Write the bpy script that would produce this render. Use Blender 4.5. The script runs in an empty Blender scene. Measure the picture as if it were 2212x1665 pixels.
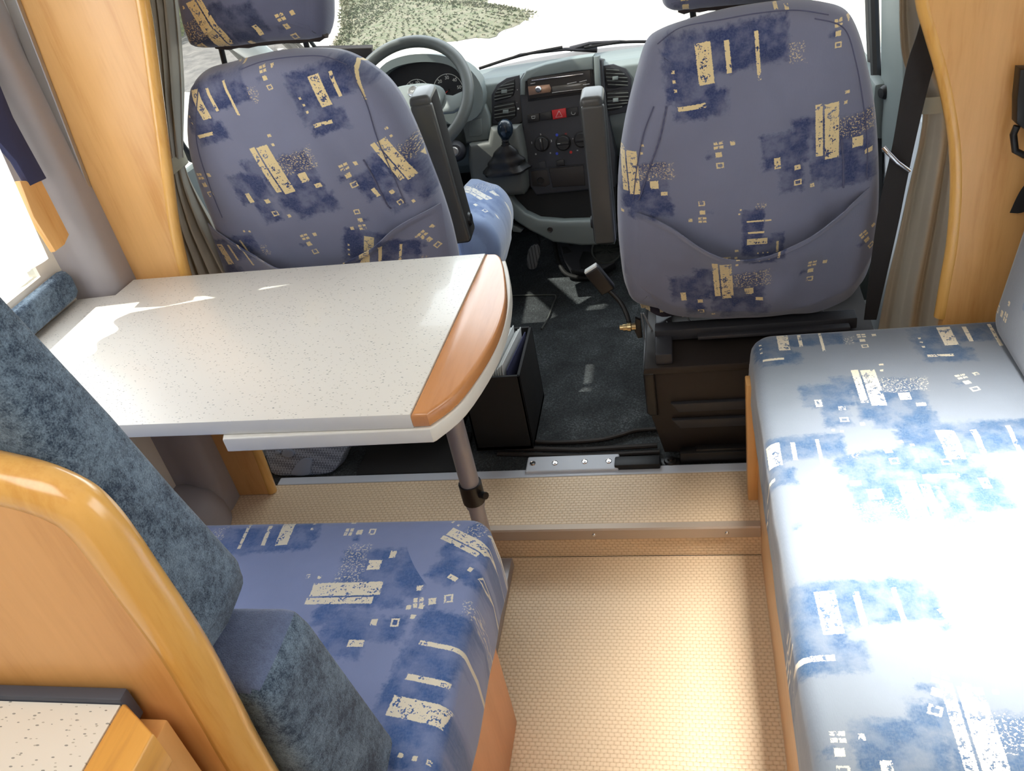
import bpy, bmesh, math, random
import numpy as np
from mathutils import Vector, Matrix, noise
random.seed(7)
PI = math.pi
SC = bpy.context.scene
COL = SC.collection

# ------------------------------------------------------------------ camera, light, exposure
CAM_H = 1.5
PITCH, YAW, ROLL, FPX = 0.594936260, -0.267329291, -0.207748041, 1810.77
def cam_axes():
    cp, sp, cy, sy, cr, sr = math.cos(PITCH), math.sin(PITCH), math.cos(YAW), math.sin(YAW), math.cos(ROLL), math.sin(ROLL)
    fwd = Vector((sy*cp, cy*cp, -sp)); right = Vector((cy, -sy, 0)); up = right.cross(fwd)
    return cr*right + sr*up, -sr*right + cr*up, fwd
AR, AU, AF = cam_axes()
camd = bpy.data.cameras.new('camera'); cam = bpy.data.objects.new('camera', camd); COL.objects.link(cam)
camd.sensor_width = 36; camd.lens = FPX/2212*36; camd.clip_start = 0.02; camd.clip_end = 200
cam.matrix_world = Matrix(((AR.x, AU.x, -AF.x, 0), (AR.y, AU.y, -AF.y, 0), (AR.z, AU.z, -AF.z, CAM_H), (0, 0, 0, 1)))
SC.camera = cam
SC.view_settings.view_transform = 'Standard'; SC.view_settings.look = 'None'
SC.view_settings.gamma = 1; SC.view_settings.use_curve_mapping = False
SC.view_settings.exposure = 0.0

world = bpy.data.worlds.new('sky'); SC.world = world; world.use_nodes = True
wn = world.node_tree
bg = wn.nodes['Background']; sky = wn.nodes.new('ShaderNodeTexSky'); sky.sky_type = 'NISHITA'
sky.sun_disc = False; sky.sun_elevation = math.radians(48); sky.sun_rotation = math.radians(-70)
hs = wn.nodes.new('ShaderNodeHueSaturation'); hs.inputs['Saturation'].default_value = 0.55
wn.links.new(sky.outputs[0], hs.inputs['Color']); wn.links.new(hs.outputs[0], bg.inputs['Color'])
bg.inputs['Strength'].default_value = 0.30

sun = bpy.data.lights.new('sun', 'SUN'); so = bpy.data.objects.new('sun', sun); COL.objects.link(so)
sun.energy = 7.0; sun.angle = 0.01; sun.color = (1, .96, .88)
SUND = Vector((1, .06, -1.22)).normalized()
so.rotation_euler = SUND.to_track_quat('-Z', 'Y').to_euler()

def area(name, loc, direction, sx, sy, power, color=(1, 1, 1), spread=180, portal=False):
    l = bpy.data.lights.new(name, 'AREA'); o = bpy.data.objects.new(name, l); COL.objects.link(o)
    l.shape = 'RECTANGLE'; l.size = sx; l.size_y = sy; l.energy = power; l.color = color
    l.spread = math.radians(spread)
    o.location = loc; o.rotation_euler = Vector(direction).to_track_quat('-Z', 'Y').to_euler()
    if portal: l.cycles.is_portal = True
    return o
area('windscreen_daylight', (-.38, 2.75, 1.45), (0, -.8, -.6), 1.5, .7, 16, (.93, .97, 1))
area('sofa_glow_lamp', (.38, .98, 1.93), (0, 0, -1), .40, .22, 7.5, (1, .99, .96), 40)  # added narrow lamp for the bright band on the sofa, source unseen
area('rear_fill_lamp', (-.50, -.1, 1.93), (-.1, .25, -1), .8, .8, 12, (1, .98, .94))  # added fill lamp behind the camera, under a closed ceiling
area('left_window_daylight', (-1.30, .85, 1.2), (1, 0, -.3), .9, .5, 7, (.97, .98, 1))
area('right_fill_lamp', (.68, .6, 1.25), (-1, 0, -.1), .9, .5, 4, (1, .99, .97))  # added fill lamp from the right, source unseen

# ------------------------------------------------------------------ pixel -> place helpers (place = world metres)
def ray(px, py):
    d = AR*((px-1106)/FPX) - AU*((py-832.5)/FPX) + AF
    return d
def PY(px, py, y): d = ray(px, py); t = y/d.y; return Vector((d.x*t, y, CAM_H+d.z*t))
def PZ(px, py, z): d = ray(px, py); t = (z-CAM_H)/d.z; return Vector((d.x*t, d.y*t, z))
def PX(px, py, x): d = ray(px, py); t = x/d.x; return Vector((x, d.y*t, CAM_H+d.z*t))

# ------------------------------------------------------------------ material helpers
def srgb(r, g, b):
    f = lambda c: (c/255/12.92) if c/255 <= .04045 else ((c/255+.055)/1.055)**2.4
    return (f(r), f(g), f(b), 1)
class NB:
    def __init__(s, name):
        s.m = bpy.data.materials.new(name); s.m.use_nodes = True; s.t = s.m.node_tree; s.N = s.t.nodes; s.L = s.t.links
        s.b = s.N['Principled BSDF']
    def new(s, typ, **kw):
        n = s.N.new(typ)
        for k, v in kw.items(): setattr(n, k, v)
        return n
    def put(s, sock, v):
        if isinstance(v, bpy.types.NodeSocket): s.L.new(v, sock)
        else: sock.default_value = v
    def math(s, op, a, b=None, c=None, clamp=False):
        n = s.new('ShaderNodeMath', operation=op); n.use_clamp = clamp; s.put(n.inputs[0], a)
        if b is not None: s.put(n.inputs[1], b)
        if c is not None: s.put(n.inputs[2], c)
        return n.outputs[0]
    def vec(s, op, a, b=None):
        n = s.new('ShaderNodeVectorMath', operation=op); s.put(n.inputs[0], a)
        if b is not None: s.put(n.inputs[1], b)
        return n.outputs['Value'] if op in ('LENGTH', 'DOT_PRODUCT') else n.outputs[0]
    def mix(s, f, a, b, mode='MIX'):
        n = s.new('ShaderNodeMix', data_type='RGBA', blend_type=mode)
        s.put(n.inputs[0], f); s.put(n.inputs[6], a); s.put(n.inputs[7], b); return n.outputs[2]
    def mixv(s, f, a, b):
        n = s.new('ShaderNodeMix', data_type='VECTOR'); s.put(n.inputs[0], f); s.put(n.inputs[4], a); s.put(n.inputs[5], b); return n.outputs[1]
    def obj(s): return s.new('ShaderNodeTexCoord').outputs['Object']
    def mapping(s, v, loc=(0, 0, 0), rot=(0, 0, 0), scale=(1, 1, 1), typ='POINT'):
        n = s.new('ShaderNodeMapping', vector_type=typ); s.put(n.inputs[0], v)
        n.inputs[1].default_value = loc; n.inputs[2].default_value = rot; n.inputs[3].default_value = scale; return n.outputs[0]
    def noise(s, v, scale, detail=2, rough=.5, out='Fac'):
        n = s.new('ShaderNodeTexNoise'); s.put(n.inputs['Vector'], v); n.inputs['Scale'].default_value = scale
        n.inputs['Detail'].default_value = detail; n.inputs['Roughness'].default_value = rough; return n.outputs[out]
    def ramp(s, f, stops):
        n = s.new('ShaderNodeValToRGB'); s.put(n.inputs[0], f); cr = n.color_ramp
        while len(cr.elements) < len(stops): cr.elements.new(.5)
        for e, (p, c) in zip(cr.elements, stops): e.position = p; e.color = c
        return n.outputs[0]
    def bump(s, h, strength=.3, dist=.002, normal=None):
        n = s.new('ShaderNodeBump'); n.inputs['Strength'].default_value = strength; n.inputs['Distance'].default_value = dist
        s.put(n.inputs['Height'], h)
        if normal is not None: s.put(n.inputs['Normal'], normal)
        s.L.new(n.outputs[0], s.b.inputs['Normal']); return n.outputs[0]
    def set(s, color=None, rough=None, metal=None, **kw):
        if color is not None: s.put(s.b.inputs['Base Color'], color)
        if rough is not None: s.put(s.b.inputs['Roughness'], rough)
        if metal is not None: s.b.inputs['Metallic'].default_value = metal
        for k, v in kw.items(): s.put(s.b.inputs[k.replace('_', ' ')], v)
        return s.m
def plain(name, c, rough=.5, metal=0, grain=0, gscale=400, **kw):
    n = NB(name); o = n.obj()
    nz = n.noise(o, 30, 3)
    col = n.mix(n.math('MULTIPLY', nz, .25), c, (c[0]*.8, c[1]*.8, c[2]*.8, 1))
    n.set(col, rough, metal, **kw)
    if grain: n.bump(n.noise(o, gscale, 2), grain, .0005)
    return n.m

# ------------------------------------------------------------------ materials
def wood(name, c1, c2, grain_axis='Z', rough=.38, coat=.25):
    n = NB(name); o = n.obj()
    sc = {'X': (1.2, 14, 14), 'Y': (14, 1.2, 14), 'Z': (14, 14, 1.2)}[grain_axis]
    v = n.mapping(o, scale=sc)
    a = n.noise(v, 1.4, 5, .6); b = n.noise(n.mapping(o, scale=tuple(k*8 for k in sc)), 1.5, 3, .6)
    f = n.math('ADD', n.math('MULTIPLY', a, .75), n.math('MULTIPLY', b, .25))
    col = n.ramp(f, [(.32, c2), (.5, c1), (.68, (c1[0]*1.08, c1[1]*1.1, c1[2]*1.15, 1))])
    n.set(col, rough); n.b.inputs['Coat Weight'].default_value = coat; n.b.inputs['Coat Roughness'].default_value = .2
    n.bump(b, .05, .0005); return n.m
PEAR1, PEAR2 = srgb(222, 168, 102), srgb(206, 146, 78)
M_wood = wood('pear_wood', PEAR1, PEAR2, 'Z')
M_woodx = wood('pear_wood_across', PEAR1, PEAR2, 'X')
M_woody = wood('pear_wood_along', srgb(228, 184, 134), srgb(214, 164, 112), 'Y')
M_woodrim = wood('lacquered_rim_wood', srgb(226, 172, 92), srgb(204, 142, 62), 'Z', .2, .6)
M_woodtab = wood('table_edge_wood', srgb(205, 140, 84), srgb(188, 122, 68), 'Y', .25, .6)

def velvet(name, dark, light, base=None):
    n = NB(name); o = n.obj()
    big = n.noise(o, 16, 3, .6); mid = n.noise(o, 120, 4, .8); fine = n.noise(o, 620, 2, .7)
    f = n.math('ADD', n.math('ADD', n.math('MULTIPLY', big, .30), n.math('MULTIPLY', mid, .40)), n.math('MULTIPLY', fine, .30))
    n.set(n.ramp(f, [(.42, dark), (.59, light)]), .95)
    n.b.inputs['Sheen Weight'].default_value = .25; n.b.inputs['Sheen Roughness'].default_value = .4
    n.bump(fine, .5, .002); return n.m
M_velvet = velvet('speckled_blue_velvet', srgb(34, 52, 72), srgb(116, 136, 154))
M_plainvelvet = velvet('plain_blue_velvet', srgb(84, 96, 126), srgb(104, 118, 150))

# printed velour seat cover: three kinds of printed motif laid out by hand on each cover
BASE = srgb(112, 120, 150); NAVY = srgb(34, 54, 92); CREAM = srgb(226, 208, 170)
# rectangles: cx, cy, half w, half h (metres), kind n = navy, c = cream, s = stipple cream
MOT_A = [(-.075, -.028, .045, .036, 'n'), (.032, -.045, .060, .062, 'n'), (-.068, -.085, .022, .036, 'n'), (.045, -.112, .055, .022, 'n'), (-.03, .01, .03, .02, 'n'),
         (-.013, -.002, .0065, .055, 'c'), (.010, -.008, .013, .058, 'c'), (.058, -.042, .010, .011, 'c'), (-.093, -.052, .006, .012, 'c'),
         (.080, -.068, .008, .005, 'c'), (-.055, -.070, .006, .005, 'c'), (-.056, -.103, .0075, .0065, 'o'), (-.028, -.118, .004, .004, 'c'),
         (.038, .065, .004, .003, 'c'), (.035, .045, .003, .003, 'c'), (.062, -.005, .045, .022, 's'), (-.078, -.030, .034, .004, 'a')]
MOT_B = [(0, 0, .108, .040, 'n'), (-.055, -.092, .050, .025, 'n'), (-.07, -.03, .045, .05, 'n'),
         (-.040, -.016, .014, .038, 'c'), (.002, -.012, .0045, .030, 'c'), (.054, -.022, .0035, .045, 'c'), (-.072, -.092, .026, .0045, 'c'),
         (-.098, -.02, .003, .003, 'c'), (-.098, -.038, .003, .003, 'c'), (-.098, -.056, .003, .003, 'c'), (.092, .05, .0035, .0035, 'c'), (.11, .045, .0035, .0035, 'c'), (.12, -.03, .012, .018, 's')]
MOT_C = [(-.004, .019, .004, .003, 'c'), (.006, .019, .004, .003, 'c'), (-.004, .010, .004, .003, 'c'), (.006, .010, .004, .003, 'c'), (.028, .014, .0045, .0045, 'c'),
         (0, -.006, .006, .0055, 'c'), (-.014, -.006, .006, .004, 'n'), (.001, -.030, .0075, .0065, 'o')]
def cover(name, placements, axes='xz', base=BASE, navy=NAVY, cream=CREAM, rough=.9, sheen=.35):
    """placements: (kind, u, v, rotation degrees, scale)"""
    n = NB(name); o = n.obj()
    sp = n.new('ShaderNodeSeparateXYZ'); n.put(sp.inputs[0], o)
    cb = n.new('ShaderNodeCombineXYZ')
    for i, a in enumerate(axes): n.L.new(sp.outputs['XYZ'.index(a.upper())], cb.inputs[i])
    uv = cb.outputs[0]
    nzc = n.noise(uv, 260, 2, .7); nzc2 = n.noise(uv, 70, 3, .65)
    wob = n.math('MULTIPLY', n.math('SUBTRACT', nzc, .5), .010); wob2 = n.math('MULTIPLY', n.math('SUBTRACT', nzc2, .5), .030)
    masks = {}
    for kind, rects in (('A', MOT_A), ('B', MOT_B), ('C', MOT_C)):
        ps = [p for p in placements if p[0] == kind]
        if not ps: continue
        cur = (9., 9., 0.)
        rad = {'A': .155, 'B': .165, 'C': .06}[kind]
        for _, u, v, r, s in ps:
            m = n.mapping(uv, (u, v, 0), (0, 0, math.radians(r)), (s, abs(s), 1), 'TEXTURE')
            cur = n.mixv(n.math('LESS_THAN', n.vec('LENGTH', m), n.vec('LENGTH', cur)), cur, m)
        best = {}
        for cx, cy, hw, hh, k in rects:
            if k == 'a': continue
            d = n.vec('SUBTRACT', n.vec('ABSOLUTE', n.vec('SUBTRACT', cur, (cx, cy, 0))), (hw, hh, 0))
            s = n.new('ShaderNodeSeparateXYZ'); n.put(s.inputs[0], d)
            sd = n.math('MAXIMUM', s.outputs[0], s.outputs[1])
            if k == 'o': sd = n.math('SUBTRACT', n.math('ABSOLUTE', n.math('ADD', sd, .0015)), .0014); k = 'c'
            best[k] = sd if k not in best else n.math('MINIMUM', best[k], sd)
        for k, sd in best.items(): masks.setdefault(k, []).append(sd)
    def union(k):
        l = masks.get(k)
        if not l: return None
        r = l[0]
        for x in l[1:]: r = n.math('MINIMUM', r, x)
        return r
    weave = n.noise(n.mapping(uv, scale=(1, .12, 1)), 900, 2)
    col = n.mix(n.noise(uv, 9, 3), tuple(c*.90 for c in base[:3])+(1,), tuple(min(1, c*1.12) for c in base[:3])+(1,))
    nv, cr, st = union('n'), union('c'), union('s')
    def m(sd, w, soft=.002):
        return n.math('MULTIPLY_ADD', n.math('ADD', sd, w), -1/soft, .5, clamp=True)
    if nv is not None:
        worn = n.math('MULTIPLY_ADD', n.noise(uv, 22, 3, .6), 3.2, -.85, clamp=True)
        grit = n.math('MULTIPLY_ADD', nzc, 2.2, -.45, clamp=True)
        cov = n.math('MULTIPLY', n.math('MAXIMUM', worn, .35), n.math('MULTIPLY_ADD', grit, .45, .62, clamp=True))
        f = n.math('MULTIPLY', m(nv, wob2, .010), n.math('MULTIPLY', cov, n.math('MULTIPLY_ADD', weave, .9, .55, clamp=True)), clamp=True)
        col = n.mix(f, col, n.mix(nzc2, navy, tuple(c*1.5 for c in navy[:3])+(1,)))
    if st is not None:
        f = n.math('MULTIPLY', m(st, wob2, .004), n.math('GREATER_THAN', nzc, .56)); col = n.mix(n.math('MULTIPLY', f, .7), col, cream)
    if cr is not None:
        hole = n.math('GREATER_THAN', n.math('ADD', nzc, n.math('MULTIPLY', n.math('SUBTRACT', nzc2, .5), 1.2)), .60)
        f = m(cr, n.math('MULTIPLY', wob, .35), .0008)
        inner = n.math('LESS_THAN', n.math('ADD', cr, .0045), 0.)
        keep = n.math('SUBTRACT', 1., n.math('MULTIPLY', hole, n.math('MAXIMUM', inner, n.math('GREATER_THAN', nzc2, .58))))
        col = n.mix(n.math('MULTIPLY', f, keep), col, cream)
    n.set(col, rough); n.b.inputs['Sheen Weight'].default_value = sheen; n.b.inputs['Sheen Roughness'].default_value = .45
    n.bump(n.math('ADD', weave, n.noise(uv, 40, 2)), .25, .0012)
    return n.m

def vinyl():
    n = NB('woven_pattern_vinyl'); o = n.obj()
    rot = n.mapping(o, scale=(1, 1, 1))
    sp = n.new('ShaderNodeSeparateXYZ'); n.put(sp.inputs[0], o)
    yy = n.math('ADD', sp.outputs[1], sp.outputs[2])
    row = n.math('FLOOR', n.math('DIVIDE', yy, .0088))
    xx = n.math('ADD', sp.outputs[0], n.math('MULTIPLY', row, .0062))
    jit = n.math('MULTIPLY', n.noise(o, 60, 1), .004)
    sx = n.math('ABSOLUTE', n.math('SINE', n.math('MULTIPLY', n.math('ADD', xx, jit), PI/.0124)))
    sy = n.math('ABSOLUTE', n.math('SINE', n.math('MULTIPLY', yy, PI/.0088)))
    h = n.math('POWER', n.math('MULTIPLY', sx, sy), .6)
    nz = n.noise(o, 200, 2, .7); big = n.noise(o, 3, 2)
    f = n.math('ADD', n.math('MULTIPLY', h, .62), n.math('MULTIPLY_ADD', nz, .45, n.math('MULTIPLY', big, .12)))
    n.set(n.ramp(f, [(.22, srgb(176, 142, 108)), (.46, srgb(214, 186, 150)), (.95, srgb(228, 204, 170))]), .40)
    n.bump(h, .45, .0016); return n.m
    br = n.new('ShaderNodeTexBrick'); n.put(br.inputs['Vector'], rot)
    br.inputs['Scale'].default_value = 1; br.inputs['Brick Width'].default_value = .013; br.inputs['Row Height'].default_value = .0085
    br.inputs['Mortar Size'].default_value = .0022; br.inputs['Mortar Smooth'].default_value = 1; br.offset = .5
    br.inputs['Color1'].default_value = (1, 1, 1, 1); br.inputs['Color2'].default_value = (.8, .8, .8, 1); br.inputs['Mortar'].default_value = (0, 0, 0, 1)
    nz = n.noise(o, 160, 2)
    f = n.math('MULTIPLY_ADD', nz, .35, n.math('MULTIPLY', br.outputs['Color'], .75))
    n.set(n.ramp(f, [(.15, srgb(176, 138, 106)), (.55, srgb(208, 176, 142)), (.9, srgb(222, 194, 160))]), .42)
    n.bump(br.outputs['Color'], .35, .0012); return n.m
M_vinyl = vinyl()
def laminate():
    n = NB('speckled_laminate'); o = n.obj()
    col = srgb(232, 229, 220)
    out = None
    for sc, thr, rot, c in ((90, .17, .5, srgb(120, 124, 122)), (55, .085, .2, srgb(70, 72, 72)), (130, .20, .9, srgb(176, 172, 160))):
        v = n.mapping(o, rot=(0, 0, rot), scale=(1, 2.4, 1))
        vo = n.new('ShaderNodeTexVoronoi'); n.put(vo.inputs['Vector'], n.vec('MULTIPLY', v, (1, 1, 0))); vo.inputs['Scale'].default_value = sc
        w = n.new('ShaderNodeSeparateColor'); n.L.new(vo.outputs['Color'], w.inputs[0])
        f = n.math('MULTIPLY', n.math('LESS_THAN', vo.outputs['Distance'], thr), n.math('GREATER_THAN', w.outputs[0], .55))
        col = n.mix(n.math('MULTIPLY', f, .8), col, c)
    n.set(col, .28); n.b.inputs['Coat Weight'].default_value = .2; return n.m
M_lam = laminate()
M_lamedge = plain('laminate_edge', srgb(228, 224, 212), .35)
M_alu = plain('brushed_aluminium', srgb(176, 172, 166), .35, .75, .05)
M_tube = plain('grey_lacquered_tube', srgb(150, 146, 148), .35, .15)
M_chrome = plain('chrome', srgb(220, 220, 222), .12, 1)
M_brass = plain('plated_bolt', srgb(190, 170, 130), .25, 1)
M_black = plain('black_plastic', srgb(22, 20, 20), .42, 0, .25, 700)
M_blackm = plain('matt_black_rubber', srgb(20, 19, 19), .75, 0, .3, 500)
M_brownblack = plain('warm_black_trim', srgb(36, 29, 25), .55, 0, .35, 900)
M_armrest = plain('armrest_foam', srgb(17, 12, 9), .9, 0, .4, 900)
M_armtop = plain('armrest_shell', srgb(76, 76, 74), .35, 0, .1)
M_dash = plain('dash_grey_plastic', srgb(116, 124, 122), .5, 0, .3, 800)
M_dashd = plain('dash_dark_plastic', srgb(50, 50, 54), .5, 0, .3, 800)
M_dashm = plain('dash_middle_plastic', srgb(82, 84, 80), .55, 0, .3, 800)
M_wheel = plain('steering_wheel_rim_grey', srgb(84, 88, 86), .38, 0, .15, 800)
M_red = plain('hazard_red', srgb(190, 30, 34), .4)
M_symbol = plain('white_print', srgb(225, 225, 220), .6)
M_symred = plain('red_print', srgb(200, 40, 30), .6)
M_symblue = plain('blue_print', srgb(50, 70, 180), .6)
M_white = plain('white_paint', srgb(226, 230, 234), .3)
M_bonnet = plain('white_bonnet_paint', srgb(238, 238, 238), .3)
M_greywall = plain('grey_wall_lining', srgb(158, 150, 148), .6, 0, .15, 300)
M_wallcream = plain('cream_wall_lining', srgb(232, 222, 206), .7, 0, .1, 300)
M_ceiling = plain('ceiling_lining', srgb(236, 232, 224), .8)
M_seal = plain('rubber_seal', srgb(18, 18, 20), .55)
M_curtain = plain('grey_curtain_cloth', srgb(172, 166, 152), .9, 0, .4, 900)
M_band = plain('curtain_tie_cloth', srgb(168, 162, 142), .9, 0, .4, 900)
M_navy = plain('navy_cloth', srgb(52, 54, 84), .9, 0, .4, 900)
M_belt = plain('seat_belt_webbing', srgb(24, 20, 20), .7, 0, .5, 1200)
M_paper = plain('paper', srgb(206, 208, 206), .8)
M_sill = plain('grey_sill_paint', srgb(196, 200, 208), .45)
M_elastic = plain('grey_elastic', srgb(150, 150, 152), .8, 0, .4, 1200)
M_dkgrid = plain('dial_face', srgb(16, 18, 26), .5)
def carpet():
    n = NB('dark_carpet'); o = n.obj(); f = n.math('ADD', n.math('MULTIPLY', n.noise(o, 190, 4, .9), .7), n.math('MULTIPLY', n.noise(o, 9, 2), .3))
    n.set(n.ramp(f, [(.40, srgb(22, 24, 26)), (.56, srgb(58, 62, 64)), (.66, srgb(110, 116, 118))]), .95); n.bump(f, .6, .003); return n.m
M_carpet = carpet()
def sheer():
    n = NB('white_sheer'); n.set(srgb(250, 250, 252), .9)
    tr = n.new('ShaderNodeBsdfTranslucent'); tr.inputs[0].default_value = (.95, .95, .97, 1)
    mx = n.new('ShaderNodeMixShader'); mx.inputs[0].default_value = .6
    n.L.new(n.b.outputs[0], mx.inputs[1]); n.L.new(tr.outputs[0], mx.inputs[2]); n.L.new(mx.outputs[0], n.N['Material Output'].inputs[0]); return n.m
M_sheer = sheer()
def glass():
    n = NB('window_glass'); tr = n.new('ShaderNodeBsdfTransparent'); tr.inputs[0].default_value = (.95, .97, .96, 1)
    gl = n.new('ShaderNodeBsdfGlossy'); gl.inputs['Roughness'].default_value = .02
    mx = n.new('ShaderNodeMixShader'); mx.inputs[0].default_value = .05
    n.L.new(tr.outputs[0], mx.inputs[1]); n.L.new(gl.outputs[0], mx.inputs[2]); n.L.new(mx.outputs[0], n.N['Material Output'].inputs[0]); return n.m
M_glass = glass()
def ground_mat(name, c1, c2, sc):
    n = NB(name); o = n.obj(); f = n.noise(o, sc, 6, .7); n.set(n.ramp(f, [(.35, c1), (.65, c2)]), .95); n.bump(f, .5, .03); return n.m
M_gravel = ground_mat('pale_gravel', srgb(216, 206, 188), srgb(240, 234, 222), 3)
M_shaded_grass = ground_mat('shaded_grass', srgb(120, 128, 98), srgb(160, 152, 132), 7)  # tree shade is put into this darker grass colour
M_blade = ground_mat('grass_blades', srgb(118, 130, 92), srgb(158, 156, 126), 9)
M_rubble = ground_mat('grey_rubble', srgb(96, 92, 90), srgb(136, 130, 124), 6)
M_leaf = ground_mat('bush_leaves', srgb(70, 96, 32), srgb(140, 150, 62), 12)
M_diamond = None
def embossed():
    n = NB('embossed_grey_rubber'); o = n.obj()
    ch = n.new('ShaderNodeTexChecker'); n.put(ch.inputs['Vector'], n.mapping(o, rot=(0, math.radians(40), 0))); ch.inputs['Scale'].default_value = 170
    n.set(n.mix(ch.outputs['Fac'], srgb(100, 108, 124), srgb(150, 160, 178)), .45); n.bump(ch.outputs['Fac'], .6, .002); return n.m
M_emboss = embossed()
M_panelblue = plain('smooth_grey_blue_plastic', srgb(132, 142, 160), .4)
def treadmat():
    n = NB('pedal_tread'); o = n.obj()
    w = n.new('ShaderNodeTexWave'); w.wave_type = 'BANDS'; w.bands_direction = 'Y'; n.put(w.inputs['Vector'], o); w.inputs['Scale'].default_value = 28
    w.inputs['Distortion'].default_value = 0
    sp = n.new('ShaderNodeSeparateXYZ'); n.put(sp.inputs[0], o)
    zig = n.math('PINGPONG', sp.outputs[0], .006)
    cb = n.new('ShaderNodeCombineXYZ'); n.L.new(n.math('ADD', sp.outputs[1], zig), cb.inputs[1]); n.L.new(cb.outputs[0], w.inputs['Vector'])
    f = n.math('GREATER_THAN', w.outputs['Fac'], .5)
    n.set(n.mix(f, srgb(40, 40, 42), srgb(150, 150, 152)), .5); return n.m
M_tread = treadmat()

# ------------------------------------------------------------------ mesh helpers
BASES = {}
def mesh_obj(name, bm, mat, parent=None, smooth=True, origin=None):
    if isinstance(bm, tuple):
        vs, fs = bm; b = bmesh.new(); vv = [b.verts.new(v) for v in vs]
        for f in fs:
            try: b.faces.new([vv[i] for i in f])
            except ValueError: pass
        bm = b
    bmesh.ops.recalc_face_normals(bm, faces=bm.faces)
    if parent is not None: base = BASES[parent.name]
    else:
        co = [v.co for v in bm.verts]
        base = Vector(origin) if origin is not None else Vector(((min(c.x for c in co)+max(c.x for c in co))/2, (min(c.y for c in co)+max(c.y for c in co))/2, min(c.z for c in co)))
    bmesh.ops.translate(bm, verts=bm.verts, vec=-base)
    me = bpy.data.meshes.new(name); bm.to_mesh(me); bm.free()
    me.materials.append(mat)
    o = bpy.data.objects.new(name, me); COL.objects.link(o)
    BASES[o.name] = base
    if parent is not None: o.parent = parent
    else: o.location = base
    if smooth:
        for p in me.polygons: p.use_smooth = True
        me.update()
        me.set_sharp_from_angle(angle=math.radians(38))
    return o
def thing(name, loc, label, cat, group=None):
    o = bpy.data.objects.new(name, None); COL.objects.link(o); o.location = loc; o.empty_display_size = .05
    BASES[o.name] = Vector(loc); o['label'] = label; o['category'] = cat
    if group: o['group'] = group
    return o
def tag(o, label, cat, group=None, kind=None):
    o['label'] = label; o['category'] = cat
    if group: o['group'] = group
    if kind: o['kind'] = kind
    return o
def struct(name, bm, mat, smooth=False, label=None):
    o = mesh_obj(name, bm, mat, None, smooth); o['kind'] = 'structure'
    if label: o['label'] = label
    return o
def box(x0, x1, y0, y1, z0, z1, bev=0, seg=2):
    bm = bmesh.new(); bmesh.ops.create_cube(bm, size=1)
    for v in bm.verts: v.co = Vector((x0+(v.co.x+.5)*(x1-x0), y0+(v.co.y+.5)*(y1-y0), z0+(v.co.z+.5)*(z1-z0)))
    if bev: bmesh.ops.bevel(bm, geom=bm.edges[:], offset=bev, segments=seg, profile=.5, affect='EDGES')
    return bm
def merge(*bms):
    out = bmesh.new()
    for b in bms:
        me = bpy.data.meshes.new('t'); b.to_mesh(me); b.free(); out.from_mesh(me); bpy.data.meshes.remove(me)
    return out
def xf(bm, M): bmesh.ops.transform(bm, matrix=M, verts=bm.verts); return bm
def prism(pts, d, bev=0, seg=2):
    """closed loop of 3D points extruded by vector d"""
    bm = bmesh.new(); d = Vector(d)
    a = [bm.verts.new(p) for p in pts]; b = [bm.verts.new(Vector(p)+d) for p in pts]
    n = len(pts); bm.faces.new(a); bm.faces.new(b[::-1])
    for i in range(n): bm.faces.new((a[i], b[i], b[(i+1) % n], a[(i+1) % n]))
    bmesh.ops.recalc_face_normals(bm, faces=bm.faces)
    if bev:
        caps = [f for f in bm.faces if len(f.verts) == n and n != 4] or [f for f in bm.faces if abs(f.normal.dot(d.normalized())) > .8]
        es = {e for f in caps for e in f.edges}
        bmesh.ops.bevel(bm, geom=list(es), offset=bev, segments=seg, profile=.5, affect='EDGES')
    return bm
def smooth_loop(pts, n=6, closed=True):
    """Catmull-Rom through points"""
    P = [Vector(p) for p in pts]; N = len(P); out = []
    rng = range(N) if closed else range(N-1)
    for i in rng:
        if closed: p0, p1, p2, p3 = P[i-1], P[i], P[(i+1) % N], P[(i+2) % N]
        else: p0, p1, p2, p3 = P[max(i-1, 0)], P[i], P[i+1], P[min(i+2, N-1)]
        for k in range(n):
            t = k/n
            out.append(.5*((2*p1)+(-p0+p2)*t+(2*p0-5*p1+4*p2-p3)*t*t+(-p0+3*p1-3*p2+p3)*t**3))
    if not closed: out.append(P[-1])
    return out
def tube(pts, r, n=12, caps=True, flat=None):
    """swept tube; r number or list"""
    P = [Vector(p) for p in pts]; R = r if isinstance(r, (list, tuple)) else [r]*len(P)
    vs, fs = [], []; up = Vector((0, 0, 1)); prev = None
    for i, p in enumerate(P):
        t = (P[min(i+1, len(P)-1)]-P[max(i-1, 0)]).normalized()
        if prev is None:
            a = t.cross(up) if abs(t.dot(up)) < .95 else t.cross(Vector((1, 0, 0)))
        else: a = prev - t*prev.dot(t)
        a.normalize(); b = t.cross(a); prev = a
        for k in range(n):
            an = 2*PI*k/n; vs.append(p+(a*math.cos(an)+b*math.sin(an)*(flat or 1))*R[i])
    for i in range(len(P)-1):
        for k in range(n): fs.append((i*n+k, i*n+(k+1) % n, (i+1)*n+(k+1) % n, (i+1)*n+k))
    if caps: fs.append(tuple(range(n))); fs.append(tuple(range((len(P)-1)*n, len(P)*n)))
    bm = bmesh.new(); vv = [bm.verts.new(v) for v in vs]
    for f in fs: bm.faces.new([vv[i] for i in f])
    return bm
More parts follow.
